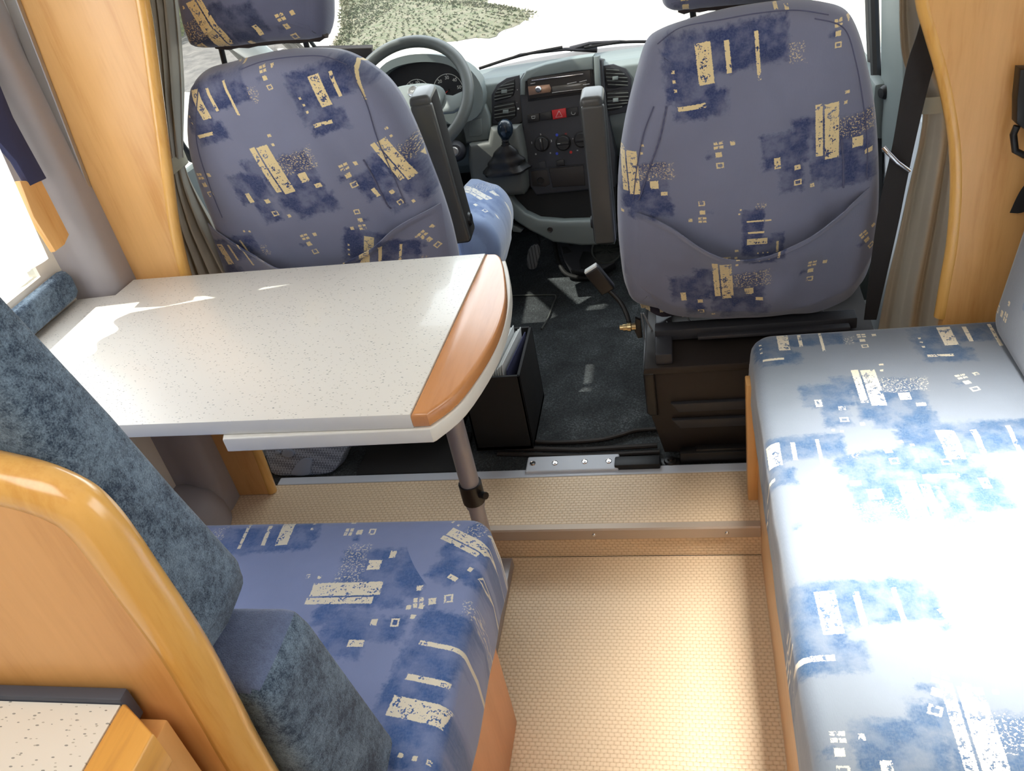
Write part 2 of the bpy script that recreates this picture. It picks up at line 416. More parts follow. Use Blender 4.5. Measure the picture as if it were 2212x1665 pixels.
def lathe(prof, origin, axis, n=32):
    """profile of (radius, height along axis)"""
    axis = Vector(axis).normalized(); a = axis.orthogonal().normalized(); b = axis.cross(a); o = Vector(origin)
    bm = bmesh.new(); rows = []
    for r, h in prof:
        rows.append([bm.verts.new(o+axis*h+(a*math.cos(2*PI*k/n)+b*math.sin(2*PI*k/n))*max(r, 1e-5)) for k in range(n)])
    for i in range(len(rows)-1):
        for k in range(n): bm.faces.new((rows[i][k], rows[i][(k+1) % n], rows[i+1][(k+1) % n], rows[i+1][k]))
    if prof[0][0] > 1e-4: bm.faces.new(rows[0])
    if prof[-1][0] > 1e-4: bm.faces.new(rows[-1][::-1])
    bmesh.ops.remove_doubles(bm, verts=bm.verts, dist=1e-6)
    return bm
def sheet(fn, nu, nv, thick=0):
    bm = bmesh.new(); g = [[bm.verts.new(fn(i/nu, j/nv)) for j in range(nv+1)] for i in range(nu+1)]
    for i in range(nu):
        for j in range(nv): bm.faces.new((g[i][j], g[i+1][j], g[i+1][j+1], g[i][j+1]))
    if thick:
        bmesh.ops.recalc_face_normals(bm, faces=bm.faces)
        bmesh.ops.solidify(bm, geom=bm.faces[:], thickness=thick)
    return bm
def resample(pts, n):
    P = [Vector(p) for p in pts]; P.append(P[0]); L = [0]
    for i in range(1, len(P)): L.append(L[-1]+(P[i]-P[i-1]).length)
    out = []
    for k in range(n):
        s = L[-1]*k/n; i = max(j for j in range(len(L)) if L[j] <= s+1e-12)
        i = min(i, len(P)-2); t = (s-L[i])/max(L[i+1]-L[i], 1e-9); out.append(P[i].lerp(P[i+1], t))
    return out
def rrect(x0, x1, y0, y1, r, seg=8):
    out = []
    for cx, cy, a0 in ((x1-r, y1-r, 0), (x0+r, y1-r, 90), (x0+r, y0+r, 180), (x1-r, y0+r, 270)):
        for k in range(seg+1):
            a = math.radians(a0+90*k/seg); out.append((cx+r*math.cos(a), cy+r*math.sin(a)))
    return out
def puff(outline, to3, w0, w1, r, n=160, rings=26, disp=None, bulge=(0, 0)):
    """cushion: 2D outline, extruded from w0 to w1 along the third axis with rounded edges of radius r.
    to3(u, v, w) gives the place; disp(u, v, side) adds to w on the caps, bulge = crown height of cap 0 / 1"""
    O = resample([(p[0], p[1], 0) for p in outline], n)
    cx = sum(p.x for p in O)/n; cy = sum(p.y for p in O)/n
    area2 = sum(O[i].x*O[(i+1) % n].y-O[(i+1) % n].x*O[i].y for i in range(n)); sg = 1 if area2 > 0 else -1
    Nn = []
    for i in range(n):
        t = (O[(i+1) % n]-O[i-1]).normalized(); Nn.append(Vector((t.y, -t.x, 0))*sg)
    loops = []
    def ring(ins, w, side=None):
        l = []
        for i in range(n):
            p = O[i]-Nn[i]*ins
            ww = w
            if side is not None and disp: ww += disp(p.x, p.y, side)*min(1, 1)
            l.append(to3(p.x, p.y, ww))
        return l
    def cap(side, w):
        res = []
        sgn = 1 if w1 > w0 else -1
        s = sgn if side == 1 else -sgn
        for k in range(rings):
            f = 1-(k+1)/rings; l = []
            for i in range(n):
                q = O[i]-Nn[i]*r
                x = cx+(q.x-cx)*f; y = cy+(q.y-cy)*f
                ww = w+s*bulge[side]*(1-f**2.5)
                if disp: ww += s*disp(x, y, side)*min(1, (1-f)*6)
                l.append(to3(x, y, ww))
            res.append(l)
        return res
    sgn = 1 if w1 > w0 else -1
    c0 = cap(0, w0)[::-1]
    mid = []
    K = 5
    for k in range(K+1):
        a = PI/2*k/K; mid.append(ring(r*(1-math.sin(a)), w0+sgn*r*(1-math.cos(a))))
    mid.append(ring(-min(.004, r*.2), (w0+w1)/2))
    for k in range(K+1):
        a = PI/2*(1-k/K); mid.append(ring(r*(1-math.sin(a)), w1-sgn*r*(1-math.cos(a))))
    loops = c0+mid+cap(1, w1)
    bm = bmesh.new(); rows = [[bm.verts.new(p) for p in l] for l in loops]
    for i in range(len(rows)-1):
        for k in range(n): bm.faces.new((rows[i][k], rows[i][(k+1) % n], rows[i+1][(k+1) % n], rows[i+1][k]))
    bmesh.ops.remove_doubles(bm, verts=bm.verts, dist=1e-5)
    return bm
def ns(x, y, z=0, s=1): return noise.noise(Vector((x*s, y*s, z)))
_fonts = {}
def text_bm(txt, size, M, ext=.0004):
    c = bpy.data.curves.new('t', 'FONT'); c.body = txt; c.size = size; c.extrude = ext; c.align_x = 'CENTER'; c.align_y = 'CENTER'; c.resolution_u = 3
    o = bpy.data.objects.new('t', c); COL.objects.link(o)
    dg = bpy.context.evaluated_depsgraph_get(); me = bpy.data.meshes.new_from_object(o.evaluated_get(dg))
    bm = bmesh.new(); bm.from_mesh(me); bpy.data.objects.remove(o); bpy.data.curves.remove(c); bpy.data.meshes.remove(me)
    bmesh.ops.transform(bm, matrix=M, verts=bm.verts); return bm
def frame(origin, right, up):
    r = Vector(right).normalized(); u = Vector(up); u = (u-r*u.dot(r)).normalized(); n = r.cross(u)
    return Matrix(((r.x, u.x, n.x, origin[0]), (r.y, u.y, n.y, origin[1]), (r.z, u.z, n.z, origin[2]), (0, 0, 0, 1)))

# ================================================================== THE SETTING
STEP = .094
struct('floor', box(-1.36, .78, -1.2, 1.402, -.04, 0), M_vinyl)
o = struct('floor_raised', merge(box(-1.36, .78, 1.404, 1.588, 0, STEP)), M_vinyl); o.name = 'floor_step'
o = struct('trim_1', prism([(-.95, 1.397, STEP-.030), (-.95, 1.397, STEP-.002), (-.95, 1.400, STEP+.002), (-.95, 1.416, STEP+.003), (-.95, 1.418, STEP+.0005), (-.95, 1.4035, STEP+.0005), (-.95, 1.4035, STEP-.030)], (1.065, 0, 0)), plain('taupe_aluminium', srgb(184, 166, 148), .45, .3, .05), label='aluminium edge strip along the step')
BASES['trim_1'] = BASES.get('trim_1', Vector((0, 0, 0)))
for x in (-.262, .041):
    mesh_obj('screw', lathe([(0, .003), (.0035, .0025), (.005, 0)], (x, 1.397, STEP-.016), (0, -1, 0), 12), M_chrome, o)
struct('floor_cab', box(-1.27, .51, 1.60, 3.2, .02, .082), M_carpet).name = 'floor_cab'
# painted sill strip with its bolt plate
bm = merge(box(-1.15, .12, 1.588, 1.618, .02, .096, .003), box(-.452, -.212, 1.600, 1.66, .085, .104, .004))
o = struct('trim_2', bm, M_sill)
for px, py in ((1151, 1001), (1199, 1000), (1263, 997), (1315, 996)):
    p = PZ(px, py, .104); p.y = min(p.y, 1.652)
    mesh_obj('bolt', lathe([(0, .003), (.003, .003), (.0035, .001), (.006, .001), (.0075, .0025), (.0085, 0)], (p.x, p.y, .104), (0, 0, 1), 18), M_chrome, o)
struct('ceiling', merge(box(-1.36, .78, -1.2, .82, 1.97, 2.0), box(-1.36, .18, .82, 1.13, 1.97, 2.0), box(.58, .78, .82, 1.13, 1.97, 2.0), box(-1.36, .78, 1.13, 1.75, 1.97, 2.0)), M_ceiling)
struct('wall_back', box(-1.36, .78, -1.22, -1.2, 0, 2.0), M_wallcream)
# left wall around its window (y .35 .. 1.40, z .90 .. 1.55)
struct('wall_left', merge(box(-1.37, -1.343, -1.2, 1.60, 0, .865), box(-1.37, -1.343, -1.2, .30, .865, 2.0), box(-1.37, -1.343, .30, 1.60, 1.55, 2.0), box(-1.37, -1.343, 1.40, 1.60, .865, 1.55)), M_wallcream)
o = struct('window_1', merge(box(-1.362, -1.352, .30, 1.40, .865, 1.55)), M_glass)
struct('wall_right', merge(box(.76, .78, -1.2, 1.64, 0, .98), box(.76, .78, -1.2, .1, .98, 2.0), box(.76, .78, 1.1, 1.64, .98, 2.0), box(.76, .78, .1, 1.1, 1.5, 2.0)), M_wallcream)
struct('added_window_2', box(.768, .772, .1, 1.1, .98, 1.5), M_glass)  # unseen window, added to let in light from the right
struct('added_window_3', box(.18, .58, .82, 1.13, 1.98, 1.985), M_glass)  # unseen roof opening, added above the bright band on the sofa
# rounded grey pillar lining between the left window and the wooden bulkhead
prof = smooth_loop([(-1.343, 1.462, 0), (-1.318, 1.468, 0), (-1.285, 1.466, 0), (-1.262, 1.474, 0), (-1.246, 1.492, 0), (-1.244, 1.52, 0), (-1.246, 1.55, 0)], 5, False)
loop = [(p.x, p.y, .0) for p in prof] + [(-1.343, 1.55, 0)]
o = struct('trim_3', prism(loop, (0, 0, 1.97)), M_greywall, True, 'rounded grey lining beside the left window')
# lower swelling of the lining near the floor
o = struct('trim_4', lathe([(0, .14), (.05, .135), (.09, .11), (.11, .06), (.115, 0)], (-1.335, 1.42, .08), (0, 0, 1), 32), M_greywall, True, 'grey wheel housing swelling at the foot of the wall')
# aluminium strip on the bulkhead edge
YB = 1.55
a, b = PY(20, 0, YB), PY(270, 605, YB)
o = struct('trim_5', merge(prism([PY(-6, -60, YB), PY(22, -60, YB)+Vector((0, 0, 0)), PY(279, 612, YB), PY(262, 622, YB)], (0, -.012, 0), .002)), M_alu, label='grey strip on the edge of the left wooden bulkhead')
mesh_obj('screw', lathe([(0, .003), (.004, .002), (.005, 0)], PY(122, 279, YB-.012), (0, -1, 0), 12), M_chrome, o)

# wooden bulkheads (wall panels beside the cab)
L = [PY(22, -60, YB), PY(60, 40, YB), PY(271, 612, YB)]
outline = [(-1.262, 0, 1.97), (-1.232, 0, 1.37), (-1.275, 0, .77), (-1.30, 0, .34), (-1.305, 0, STEP), (-1.158, 0, STEP), (-1.138, 0, .30), (-1.132, 0, .55), (-1.137, 0, .77), (-1.083, 0, .98), (-1.023, 0, 1.164), (-.972, 0, 1.327), (-.93, 0, 1.50), (-.90, 0, 1.97)]
outline = [(-1.262, 1.97), (-1.232, 1.37), (-1.275, .77), (-1.30, .34), (-1.305, STEP), (-1.156, STEP)]
right = [(-1.150, .20), (-1.141, .50), (-1.136, .72), (-1.110, .87), (-1.076, .985), (-1.022, 1.164), (-.976, 1.322), (-.94, 1.50), (-.91, 1.97)]
rs = smooth_loop([(x, 0, z) for x, z in right], 5, False)
pts = [(x, YB, z) for x, z in outline] + [(p.x, YB, p.z) for p in rs]
o = mesh_obj('bulkhead_panel', prism(pts, (0, .028, 0), .005, 3), M_wood)
tag(o, 'tall pear-wood bulkhead panel left of the driver seat, behind the table', 'wooden panel')
# rim of the left panel: bull-nosed edge following its right side
edge = [Vector((p.x+.001, YB+.014, p.z)) for p in rs]
rim = mesh_obj('rim', tube([Vector((-1.155, YB+.014, STEP+.002))]+edge, .0145, 12), M_woodrim, None)
rim.parent = o; rim.location = BASES[rim.name]-BASES[o.name]; 

YR = 1.60
left = [PY(1996, -120, YR), PY(2002, 0, YR), PY(2020, 70, YR), PY(2043, 150, YR), PY(2062, 240, YR), PY(2073, 320, YR), PY(2075, 420, YR), PY(2066, 530, YR), PY(2052, 610, YR), PY(2038, 690, YR)]
ls = smooth_loop(left, 5, False)
pts = [(p.x, YR, p.z) for p in ls]+[(.492, YR, .40), (.492, YR, STEP), (.755, YR, STEP), (.755, YR, 1.97), (ls[0].x-.03, YR, 1.97)]
o = mesh_obj('bulkhead_panel', prism(pts, (0, .028, 0), .004, 3), M_wood)
tag(o, 'tall pear-wood bulkhead panel right of the passenger seat, behind the sofa', 'wooden panel')
rim = mesh_obj('rim', tube([Vector((p.x-.001, YR+.014, p.z)) for p in ls], .0145, 12), M_woodrim, None)
rim.parent = o; rim.location = BASES[rim.name]-BASES[o.name]

# ---- cab shell
XL, XR = -1.25, .50
struct('wall_cab_left', merge(box(XL-.04, XL, 1.60, 3.2, .02, .86, .01), box(XL-.04, XL, 1.60, 1.86, .86, 1.97), box(XL-.04, XL, 1.86, 2.40, 1.29, 1.97), box(XL-.04, XL, 2.40, 3.0, 1.55, 1.97)), M_white)  # panel above the door window lowered out of view to block sun
# left door: inner panel, window seal with rounded corner, glass
o = struct('door_1', merge(prism([(XL-.001, 1.84, .20), (XL-.001, 3.0, .20), (XL-.001, 3.0, .84), (XL-.001, 1.84, .90)], (.035, 0, 0), .01)), M_dash, True, 'driver door lining')
o = struct('window_4', prism([(XL-.02, 1.86, .87), (XL-.02, 3.0, .80), (XL-.02, 3.0, 1.55), (XL-.02, 1.86, 1.55)], (-.004, 0, 0)), M_glass)
seal = smooth_loop([(XL+.004, 1.935, 1.54), (XL+.004, 1.925, 1.2), (XL+.004, 1.92, 1.0), (XL+.004, 1.935, .925), (XL+.004, 2.0, .885), (XL+.004, 2.3, .862), (XL+.004, 2.75, .84), (XL+.004, 2.80, .86)], 6, False)
mesh_obj('window_seal', tube(seal, .011, 8), M_seal, None).name = 'trim_6'; bpy.data.objects['trim_6']['kind'] = 'structure'
# left A pillar, white outside with dark seals each side
def px_bar(p0, p1, w, y0, y1, depth, mat, name):
    A = PY(p0[0], p0[1], y0); B = PY(p1[0], p1[1], y1); return tube([A, B], w, 10)
o = struct('trim_7', tube([PY(430, 20, 2.35), PY(560, 118, 2.75), PY(640, 178, 3.0)], .048, 12, flat=.5), M_white, True, 'white left windscreen pillar')
struct('trim_8', merge(tube([PY(404, 8, 2.28), PY(500, 104, 2.66), PY(545, 150, 2.8)], .011, 8), tube([PY(585, 60, 2.9), PY(620, 92, 3.0), PY(660, 130, 3.1)], .016, 8), tube([PY(600, 60, 2.93), PY(640, 92, 3.03), PY(676, 125, 3.12)], .007, 8)), M_seal, True)
# right side of the cab
struct('wall_cab_right', merge(box(XR, XR+.04, 1.80, 3.2, .02, .80, .01), box(XR, XR+.04, 1.80, 1.98, .80, 1.97), box(XR, XR+.04, 1.98, 3.0, 1.55, 1.97)), M_white)
struct('window_5', box(XR+.02, XR+.024, 1.98, 3.0, .80, 1.55), M_glass)
o = struct('door_2', merge(box(XR-.035, XR-.001, 2.25, 3.0, .15, .78, .012)), M_dash, True, 'passenger door lining')
# pillar lining, seal and knob seen between the passenger seat and the curtain
struct('trim_9', prism([PX(1903, -40, .49), PX(1943, -40, .49), PX(1948, 120, .49), PX(1950, 260, .49), PX(1948, 330, .49), PX(1904, 330, .49), PX(1902, 120, .49)], (.02, 0, 0), .006), M_dash, True, 'pale door pillar lining')
struct('trim_10', merge(tube([PX(1886, -40, .485), PX(1889, 60, .485), PX(1893, 180, .485), PX(1896, 330, .485), PX(1898, 480, .485)], .013, 8), tube([PX(1872, -40, .49), PX(1876, 80, .49), PX(1882, 200, .49)], .006, 8)), M_seal, True, 'black rubber seal of the passenger door')
o = mesh_obj('belt_anchor_cap', lathe([(0, .012), (.012, .011), (.016, .004), (.018, 0)], PX(1911, 199, .488), (-1, -.4, 0), 24), M_seal)
tag(o, 'round black cap on the pale pillar right of the passenger seat', 'cap')
# windscreen
WS = [(-1.16, 3.06, .80), (.42, 3.06, .80), (.34, 2.35, 1.62), (-1.08, 2.35, 1.62)]
struct('window_6', prism(WS, (0, .004, .004)), M_glass, label='windscreen')
struct('ceiling_cab', box(-1.28, .54, 1.75, 2.40, 1.60, 1.64), M_ceiling)
struct('wall_over_cab', box(-1.28, .54, 1.74, 1.76, 1.64, 1.98), M_ceiling)
# firewall below the dashboard
struct('wall_front', box(XL, XR, 3.10, 3.13, .02, .68), M_blackm)

# ---- outside
bm = sheet(lambda u, v: Vector((-30+u*50, 3.9+v*44, -.56+.008*ns(u*50, v*44, 0, .5))), 60, 60)
o = struct('ground', bm, M_gravel, True)
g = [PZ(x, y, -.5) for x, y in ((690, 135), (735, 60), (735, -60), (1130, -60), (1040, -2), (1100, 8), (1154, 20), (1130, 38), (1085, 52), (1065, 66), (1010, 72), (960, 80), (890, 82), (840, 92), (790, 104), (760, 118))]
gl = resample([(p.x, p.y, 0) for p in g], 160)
def shaded_grass_patch():
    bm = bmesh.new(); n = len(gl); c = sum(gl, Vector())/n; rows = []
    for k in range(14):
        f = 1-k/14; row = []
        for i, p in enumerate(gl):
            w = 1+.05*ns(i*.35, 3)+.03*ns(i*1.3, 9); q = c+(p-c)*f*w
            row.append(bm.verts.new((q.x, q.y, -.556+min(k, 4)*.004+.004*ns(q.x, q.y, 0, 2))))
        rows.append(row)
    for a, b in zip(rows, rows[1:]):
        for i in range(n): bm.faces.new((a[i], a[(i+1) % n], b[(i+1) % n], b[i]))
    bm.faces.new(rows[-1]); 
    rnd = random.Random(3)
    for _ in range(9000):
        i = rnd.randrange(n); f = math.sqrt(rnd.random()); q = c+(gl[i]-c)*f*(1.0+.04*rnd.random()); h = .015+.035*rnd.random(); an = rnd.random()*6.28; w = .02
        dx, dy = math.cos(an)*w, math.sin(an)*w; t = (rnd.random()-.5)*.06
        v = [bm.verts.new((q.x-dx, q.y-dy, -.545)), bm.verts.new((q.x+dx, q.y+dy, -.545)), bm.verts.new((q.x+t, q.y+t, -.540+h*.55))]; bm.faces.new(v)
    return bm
o = mesh_obj('grass', shaded_grass_patch(), M_shaded_grass); tag(o, 'patch of green grass with tree shade put into its colour and outline, beyond the windscreen', 'grass', kind='stuff')
g2 = [PZ(x, y, -.5) for x, y in ((330, 30), (620, 0), (640, 60), (600, 130), (540, 150), (480, 165), (430, 190), (380, 185), (330, 170))]
gl2 = resample([(p.x, p.y, 0) for p in g2], 90); c2 = sum(gl2, Vector())/90
def rub():
    bm = bmesh.new(); rows = []
    for k in range(12):
        f = 1-k/12; rows.append([bm.verts.new((c2.x+(p.x-c2.x)*f*(1+.06*ns(i*.5, 1)), c2.y+(p.y-c2.y)*f*(1+.06*ns(i*.5, 1)), -.555+min(k, 4)*.008+.03*ns(p.x*f, p.y*f, 0, 3))) for i, p in enumerate(gl2)])
    for a, b in zip(rows, rows[1:]):
        for i in range(90): bm.faces.new((a[i], a[(i+1) % 90], b[(i+1) % 90], b[i]))
    bm.faces.new(rows[-1]); return bm
o = mesh_obj('rubble', rub(), M_rubble); tag(o, 'grey rubble ground outside the driver side window', 'rubble', kind='stuff')
def bush(px, py, dist, r, label):
    c = PY(px, py, dist); b = bmesh.new(); rnd = random.Random(int(px))
    t = thing('bush', (c.x, c.y, -.55), label, 'bush')
    for _ in range(2600):
        v = Vector((rnd.gauss(0, 1), rnd.gauss(0, 1), rnd.gauss(0, 1))).normalized()*r*(rnd.random()**.4); v.z = v.z*.9
        p = c+v
        if p.z < -.5: continue
        s = .05*r+.02; a = Vector((rnd.gauss(0, 1), rnd.gauss(0, 1), rnd.gauss(0, 1))).normalized(); bb = a.orthogonal().normalized()
        b.faces.new([b.verts.new(p-a*s), b.verts.new(p+bb*s*.5), b.verts.new(p+a*s), b.verts.new(p-bb*s*.5)])
    mesh_obj('foliage', b, M_leaf, t, False)
    st = merge(*[tube([(c.x, c.y, -.55), (c.x+.1*i, c.y, -.2), (c.x+.3*i*r, c.y+.1, c.z)], [.03, .02, .008], 6) for i in (-1, 0, 1)])
    mesh_obj('stem', st, M_rubble, t)
bush(372, 20, 13.5, 1.45, 'yellow-green bush outside the driver side window')
# white bonnet below the windscreen, with the two wipers on it
def bonnet(u, v):
    x = -1.0+u*1.25; y = 3.14+v*.85; return Vector((x, y, .725-.10*v-.16*v*v-.06*(2*u-1)**2))
o = mesh_obj('bonnet', sheet(bonnet, 24, 12, -.02), M_bonnet); tag(o, 'white bonnet of the vehicle outside the windscreen', 'bonnet')
def wiper(pa, pb, pc, label):
    t = thing('windscreen_wiper', PY(*pc, 3.14), label, 'wiper')
    A, B, Cc = PY(*pa, 3.10), PY(*pb, 3.10), PY(*pc, 3.12)
    blade = smooth_loop([A, A.lerp(B, .5)+Vector((0, 0, .008)), B], 5, False)
    mesh_obj('blade', tube(blade, .0035, 6, flat=1.6), M_blackm, t)
    m = A.lerp(B, .5)
    mesh_obj('bracket', tube([A.lerp(B, .12), m+Vector((0, 0, .012)), A.lerp(B, .88)], .0035, 6), M_blackm, t)
    mesh_obj('arm', tube([Cc, Cc.lerp(m, .4)+Vector((0, 0, .014)), m+Vector((0, 0, .012))], [.010, .006, .004], 8), M_dashd, t)
wiper((1035, 148), (1215, 102), (1290, 108), 'black windscreen wiper nearer the steering wheel')
wiper((1262, 103), (1420, 90), (1232, 106), 'black windscreen wiper beside the passenger seat')

# ================================================================== LIVING AREA
def place(items, base, fn):
    out = []
    for k, px, py, rot, s in items:
        p = fn(px, py)-Vector(base); out.append((k, p, rot, s))
    return out
def xy(items, base, z): return [(k, p.x, p.y, r, s) for k, p, r, s in place(items, base, lambda a, b: PZ(a, b, z))]
def PP(px, py, p0, nrm):
    d = ray(px, py); p0 = Vector(p0); nrm = Vector(nrm); o = Vector((0, 0, CAM_H)); t = (p0-o).dot(nrm)/d.dot(nrm); return o+d*t
def by_normal(o, mats, fn):
    """several materials on one mesh, picked per face by its normal"""
    for m in mats[1:]: o.data.materials.append(m)
    for p in o.data.polygons: p.material_index = fn(p.normal, p.center)

# ---- sofa on the right
SB = (.36, .9, 0)
sofa = thing('sofa', SB, 'long side sofa with pale blue patterned cover over a wooden base, right of the aisle', 'sofa')
M_sofa = cover('sofa_cover', xy([('B', 1725, 728, 0, .8), ('C', 1862, 730, 0, .9), ('B', 2085, 712, 0, .9), ('A', 1872, 832, 0, 1), ('C', 2085, 822, 15, 1), ('B', 2105, 945, 0, 1.05), ('B', 1712, 965, 0, .8),
    ('C', 1915, 975, 10, 1), ('A', 2000, 1108, 182, 1.1), ('C', 1745, 1128, 0, 1), ('B', 1850, 1300, 2, 1), ('C', 2060, 1345, 20, 1.1), ('A', 2100, 1575, 0, 1.15), ('C', 2025, 1490, -20, 1.1), ('C', 1812, 1612, 0, 1)], SB, .5),
    'xy', base=srgb(120, 128, 138), navy=srgb(48, 76, 106), cream=srgb(226, 216, 192), rough=.65, sheen=.3)
def sofa_w(x, y, side):
    if side == 0: return 0
    w = 0
    for y0, a, sl, k in ((1.30, .0035, .12, 60), (1.16, .005, .25, 45), (1.03, .006, .10, 45), (.93, .006, -.28, 40), (.80, .005, .15, 50), (.70, .005, -.1, 50)):
        d = (y-y0-sl*(x-.3)+.02*ns(x, y, 4, 6)); w += a*math.exp(-(d*k)**2)*(.5+.5*math.sin(x*9+y0*20))
    return w+.003*ns(x, y, 1, 7)+.0015*ns(x, y, 2, 20)
o = mesh_obj('seat_cushion', puff(rrect(.107, .66, .20, 1.578, .05), lambda u, v, w: Vector((u+(.004*ns(v, w, 0, 9) if u < .2 else 0), v, w)), .372, .497, .028, 420, 60, sofa_w, (0, .006)), M_sofa, sofa)
# cover skirt hanging in folds over the edge of the base
def skirt(u, v):
    y = .22+u*1.33; z = .435-.062*v-.012*ns(y, 0, 0, 6)*v
    return Vector((.1085-.003*v*(1+ns(y, v, 5, 10))-.001, y, z))
mesh_obj('cover_skirt', sheet(skirt, 120, 8, .002), M_sofa, sofa)
o = mesh_obj('base_box', box(.116, .66, .20, 1.482, 0, .372, .002), M_woody, sofa)
mesh_obj('end_panel', merge(box(.094, .124, 1.484, 1.522, STEP, .425, .003), box(.124, .66, 1.484, 1.56, STEP+.001, .372, .003)), M_wood, sofa)
BKN = (1, 0, -.13)
def back3(u, v, w): return Vector((.562+w+(v-.5)*.13, u, v))
M_sofab = cover('sofa_back_cover', [('C', 1.49-SB[1], .555, 80, 1), ('C', 1.44-SB[1], .72, 80, 1), ('A', 1.30-SB[1], .70, 90, 1), ('A', .9-SB[1], .75, 90, 1)], 'yz', base=srgb(114, 122, 132), navy=srgb(52, 84, 118), rough=.85, sheen=.5)
mesh_obj('backrest', puff(rrect(.20, 1.545, .497, 1.03, .05), back3, 0, .10, .03, 220, 20, lambda u, v, s: .002*ns(u, v, 3, 8), (.01, 0)), M_sofab, sofa)

# ---- dinette bench on the left
BB = (-.86, .74, 0)
bench = thing('dinette_bench', BB, 'forward facing dinette bench with blue patterned seat, speckled backrest and wooden frame, behind the table', 'bench')
M_bench = cover('bench_cover', xy([('B', 575, 1165, 185, .85), ('C', 770, 1150, 90, 1), ('A', 735, 1285, 92, 1.05), ('A', 1000, 1170, 60, .75), ('C', 925, 1300, 100, 1.1), ('B', 905, 1470, 80, 1.15)], BB, .5),
    'xy', base=srgb(126, 139, 178), navy=srgb(48, 80, 130), cream=srgb(226, 218, 196), rough=.85, sheen=.4)
def bench_w(x, y, side):
    if side == 0: return 0
    d = max(0, (x+.5)); return .002*ns(x, y, 0, 9)+.0012*ns(x, y, 3, 25)-.02*d*d
o = mesh_obj('seat_cushion', puff(rrect(-1.33, -.362, .47, 1.036, .05), lambda u, v, w: Vector((u+(.03*(.5-w)+.005*ns(v, w, 0, 10)*(.52-w)*8 if u > -.45 else 0), v, w)), .345, .5, .022, 360, 50, bench_w, (0, .004)), M_bench, bench)
def skirt2(u, v):
    y = .50+u*.50; z = .39-.075*v
    return Vector((-.345+.004*v+.006*ns(y, v, 5, 10)-.012*v*v, y, z))
pts = [(-1.34, .445, 0), (-.396, .445, 0), (-.397, .956, 0), (-.472, 1.150, 0), (-.80, 1.150, 0), (-.80, .98, 0), (-1.34, .98, 0)]
pts = [(-1.34, .445, 0), (-.396, .445, 0), (-.397, .956, 0), (-.474, .99, 0), (-1.34, .99, 0)]
mesh_obj('base_box', prism(pts, (0, 0, .345), .002), wood('bench_side_wood', srgb(216, 152, 104), srgb(204, 138, 90), 'Z'), bench)
# rear panel with rounded shoulder
YP = .425
rp = [PY(x, y, YP) for x, y in ((-60, 976), (0, 990), (60, 1004), (110, 1020), (160, 1042), (205, 1070), (250, 1115), (290, 1168), (340, 1242), (440, 1392), (520, 1540), (590, 1668))]
rl = [(p.x, p.z) for p in rp]
curve = [Vector((-1.338, 0, rl[0][1]+.004)), Vector((-1.1, 0, rl[0][1]+.004)), Vector((-.9, 0, rl[0][1]+.004)), Vector((-.7, 0, rl[0][1]+.002))]+smooth_loop([(x, 0, z) for x, z in rl]+[(rl[-1][0]-.001, 0, .3), (rl[-1][0]-.002, 0, .003)], 5, False)
def inset(c, d):
    out = []
    for i, p in enumerate(c):
        t = (c[min(i+1, len(c)-1)]-c[max(i-1, 0)]).normalized(); out.append(p+Vector((t.z, 0, -t.x))*-d if False else p-Vector((-t.z, 0, t.x))*d)
    return out
pin = inset(curve, .012); rin = inset(curve, .0205)
mesh_obj('rear_panel', prism([(p.x, .405, max(p.z, .001)) for p in pin]+[(-1.338, .405, 0.001)], (0, .036, 0)), wood('bench_panel_wood', srgb(222, 165, 100), srgb(208, 148, 82), 'Z', .4, .3), bench)
mesh_obj('rim', tube([Vector((p.x, .423, p.z)) for p in rin], .0205, 14, flat=1.1), M_woodrim, bench)
def bk3(u, v, w):
    front = .585-.20*(v-.87); s = (front-.448)/.13; return Vector((u, .448+w*s, v))
o = mesh_obj('backrest_cushion', puff([(-1.328, .842), (-.525, .842), (-.503, .853), (-.494, .885), (-.498, .95), (-.503, 1.02), (-.508, 1.12), (-.522, 1.26), (-.535, 1.36), (-.56, 1.42), (-.62, 1.45), (-1.33, 1.46)], bk3, 0, .13, .026, 260, 20, lambda u, v, s: .002*ns(u, v, 0, 9), (0, .012)), M_bench, bench)
by_normal(o, [M_bench, M_velvet, M_plainvelvet], lambda n, c: 0 if n.y > .85 else 1)
def lb3(u, v, w):
    front = .560+.12*(.83-v); s = (front-.448)/.13; return Vector((u+.12*(.83-v)*.55, .448+w*s, v))
o = mesh_obj('lumbar_cushion', puff([(-1.33, .508), (-.47, .508), (-.437, .53), (-.436, .80), (-.442, .826), (-.456, .834), (-1.33, .838)], lb3, 0, .13, .020, 260, 20, lambda u, v, s: .002*ns(u, v, 0, 9), (0, .010)), M_bench, bench)
by_normal(o, [M_bench, M_velvet, M_plainvelvet], lambda n, c: 0 if n.y > .85 else (2 if n.z > .6 else 1))

# ---- dinette table
TZ = .78; TB = (-.8, 1.2, 0)
table = thing('dinette_table', TB, 'white speckled dinette table with curved wooden end on a grey metal leg', 'table')
def flat(pts, z): return [PZ(a, b, z) for a, b in pts]
top = flat([(885, 895), (1048, 547)], TZ)+[Vector((-1.232, 1.524, TZ)), Vector((-1.238, 1.455, TZ)), Vector((-1.33, 1.45, TZ)), Vector((-1.338, 1.32, TZ)), Vector((-1.335, .982, TZ))]
mesh_obj('table_top', prism(top, (0, 0, -.027), .0015), M_lamedge, table)
by_normal(bpy.data.objects['table_top'], [M_lamedge, M_lam], lambda n, c: 1 if n.z > .9 else 0)
outer = [(921, 893), (985, 845), (1045, 765), (1078, 700), (1092, 640), (1090, 590), (1082, 556), (1072, 547)]
oc = smooth_loop(flat(outer, TZ), 5, False)
wpts = [PZ(885.5, 895, TZ)]+oc+[PZ(1048.5, 547, TZ)]
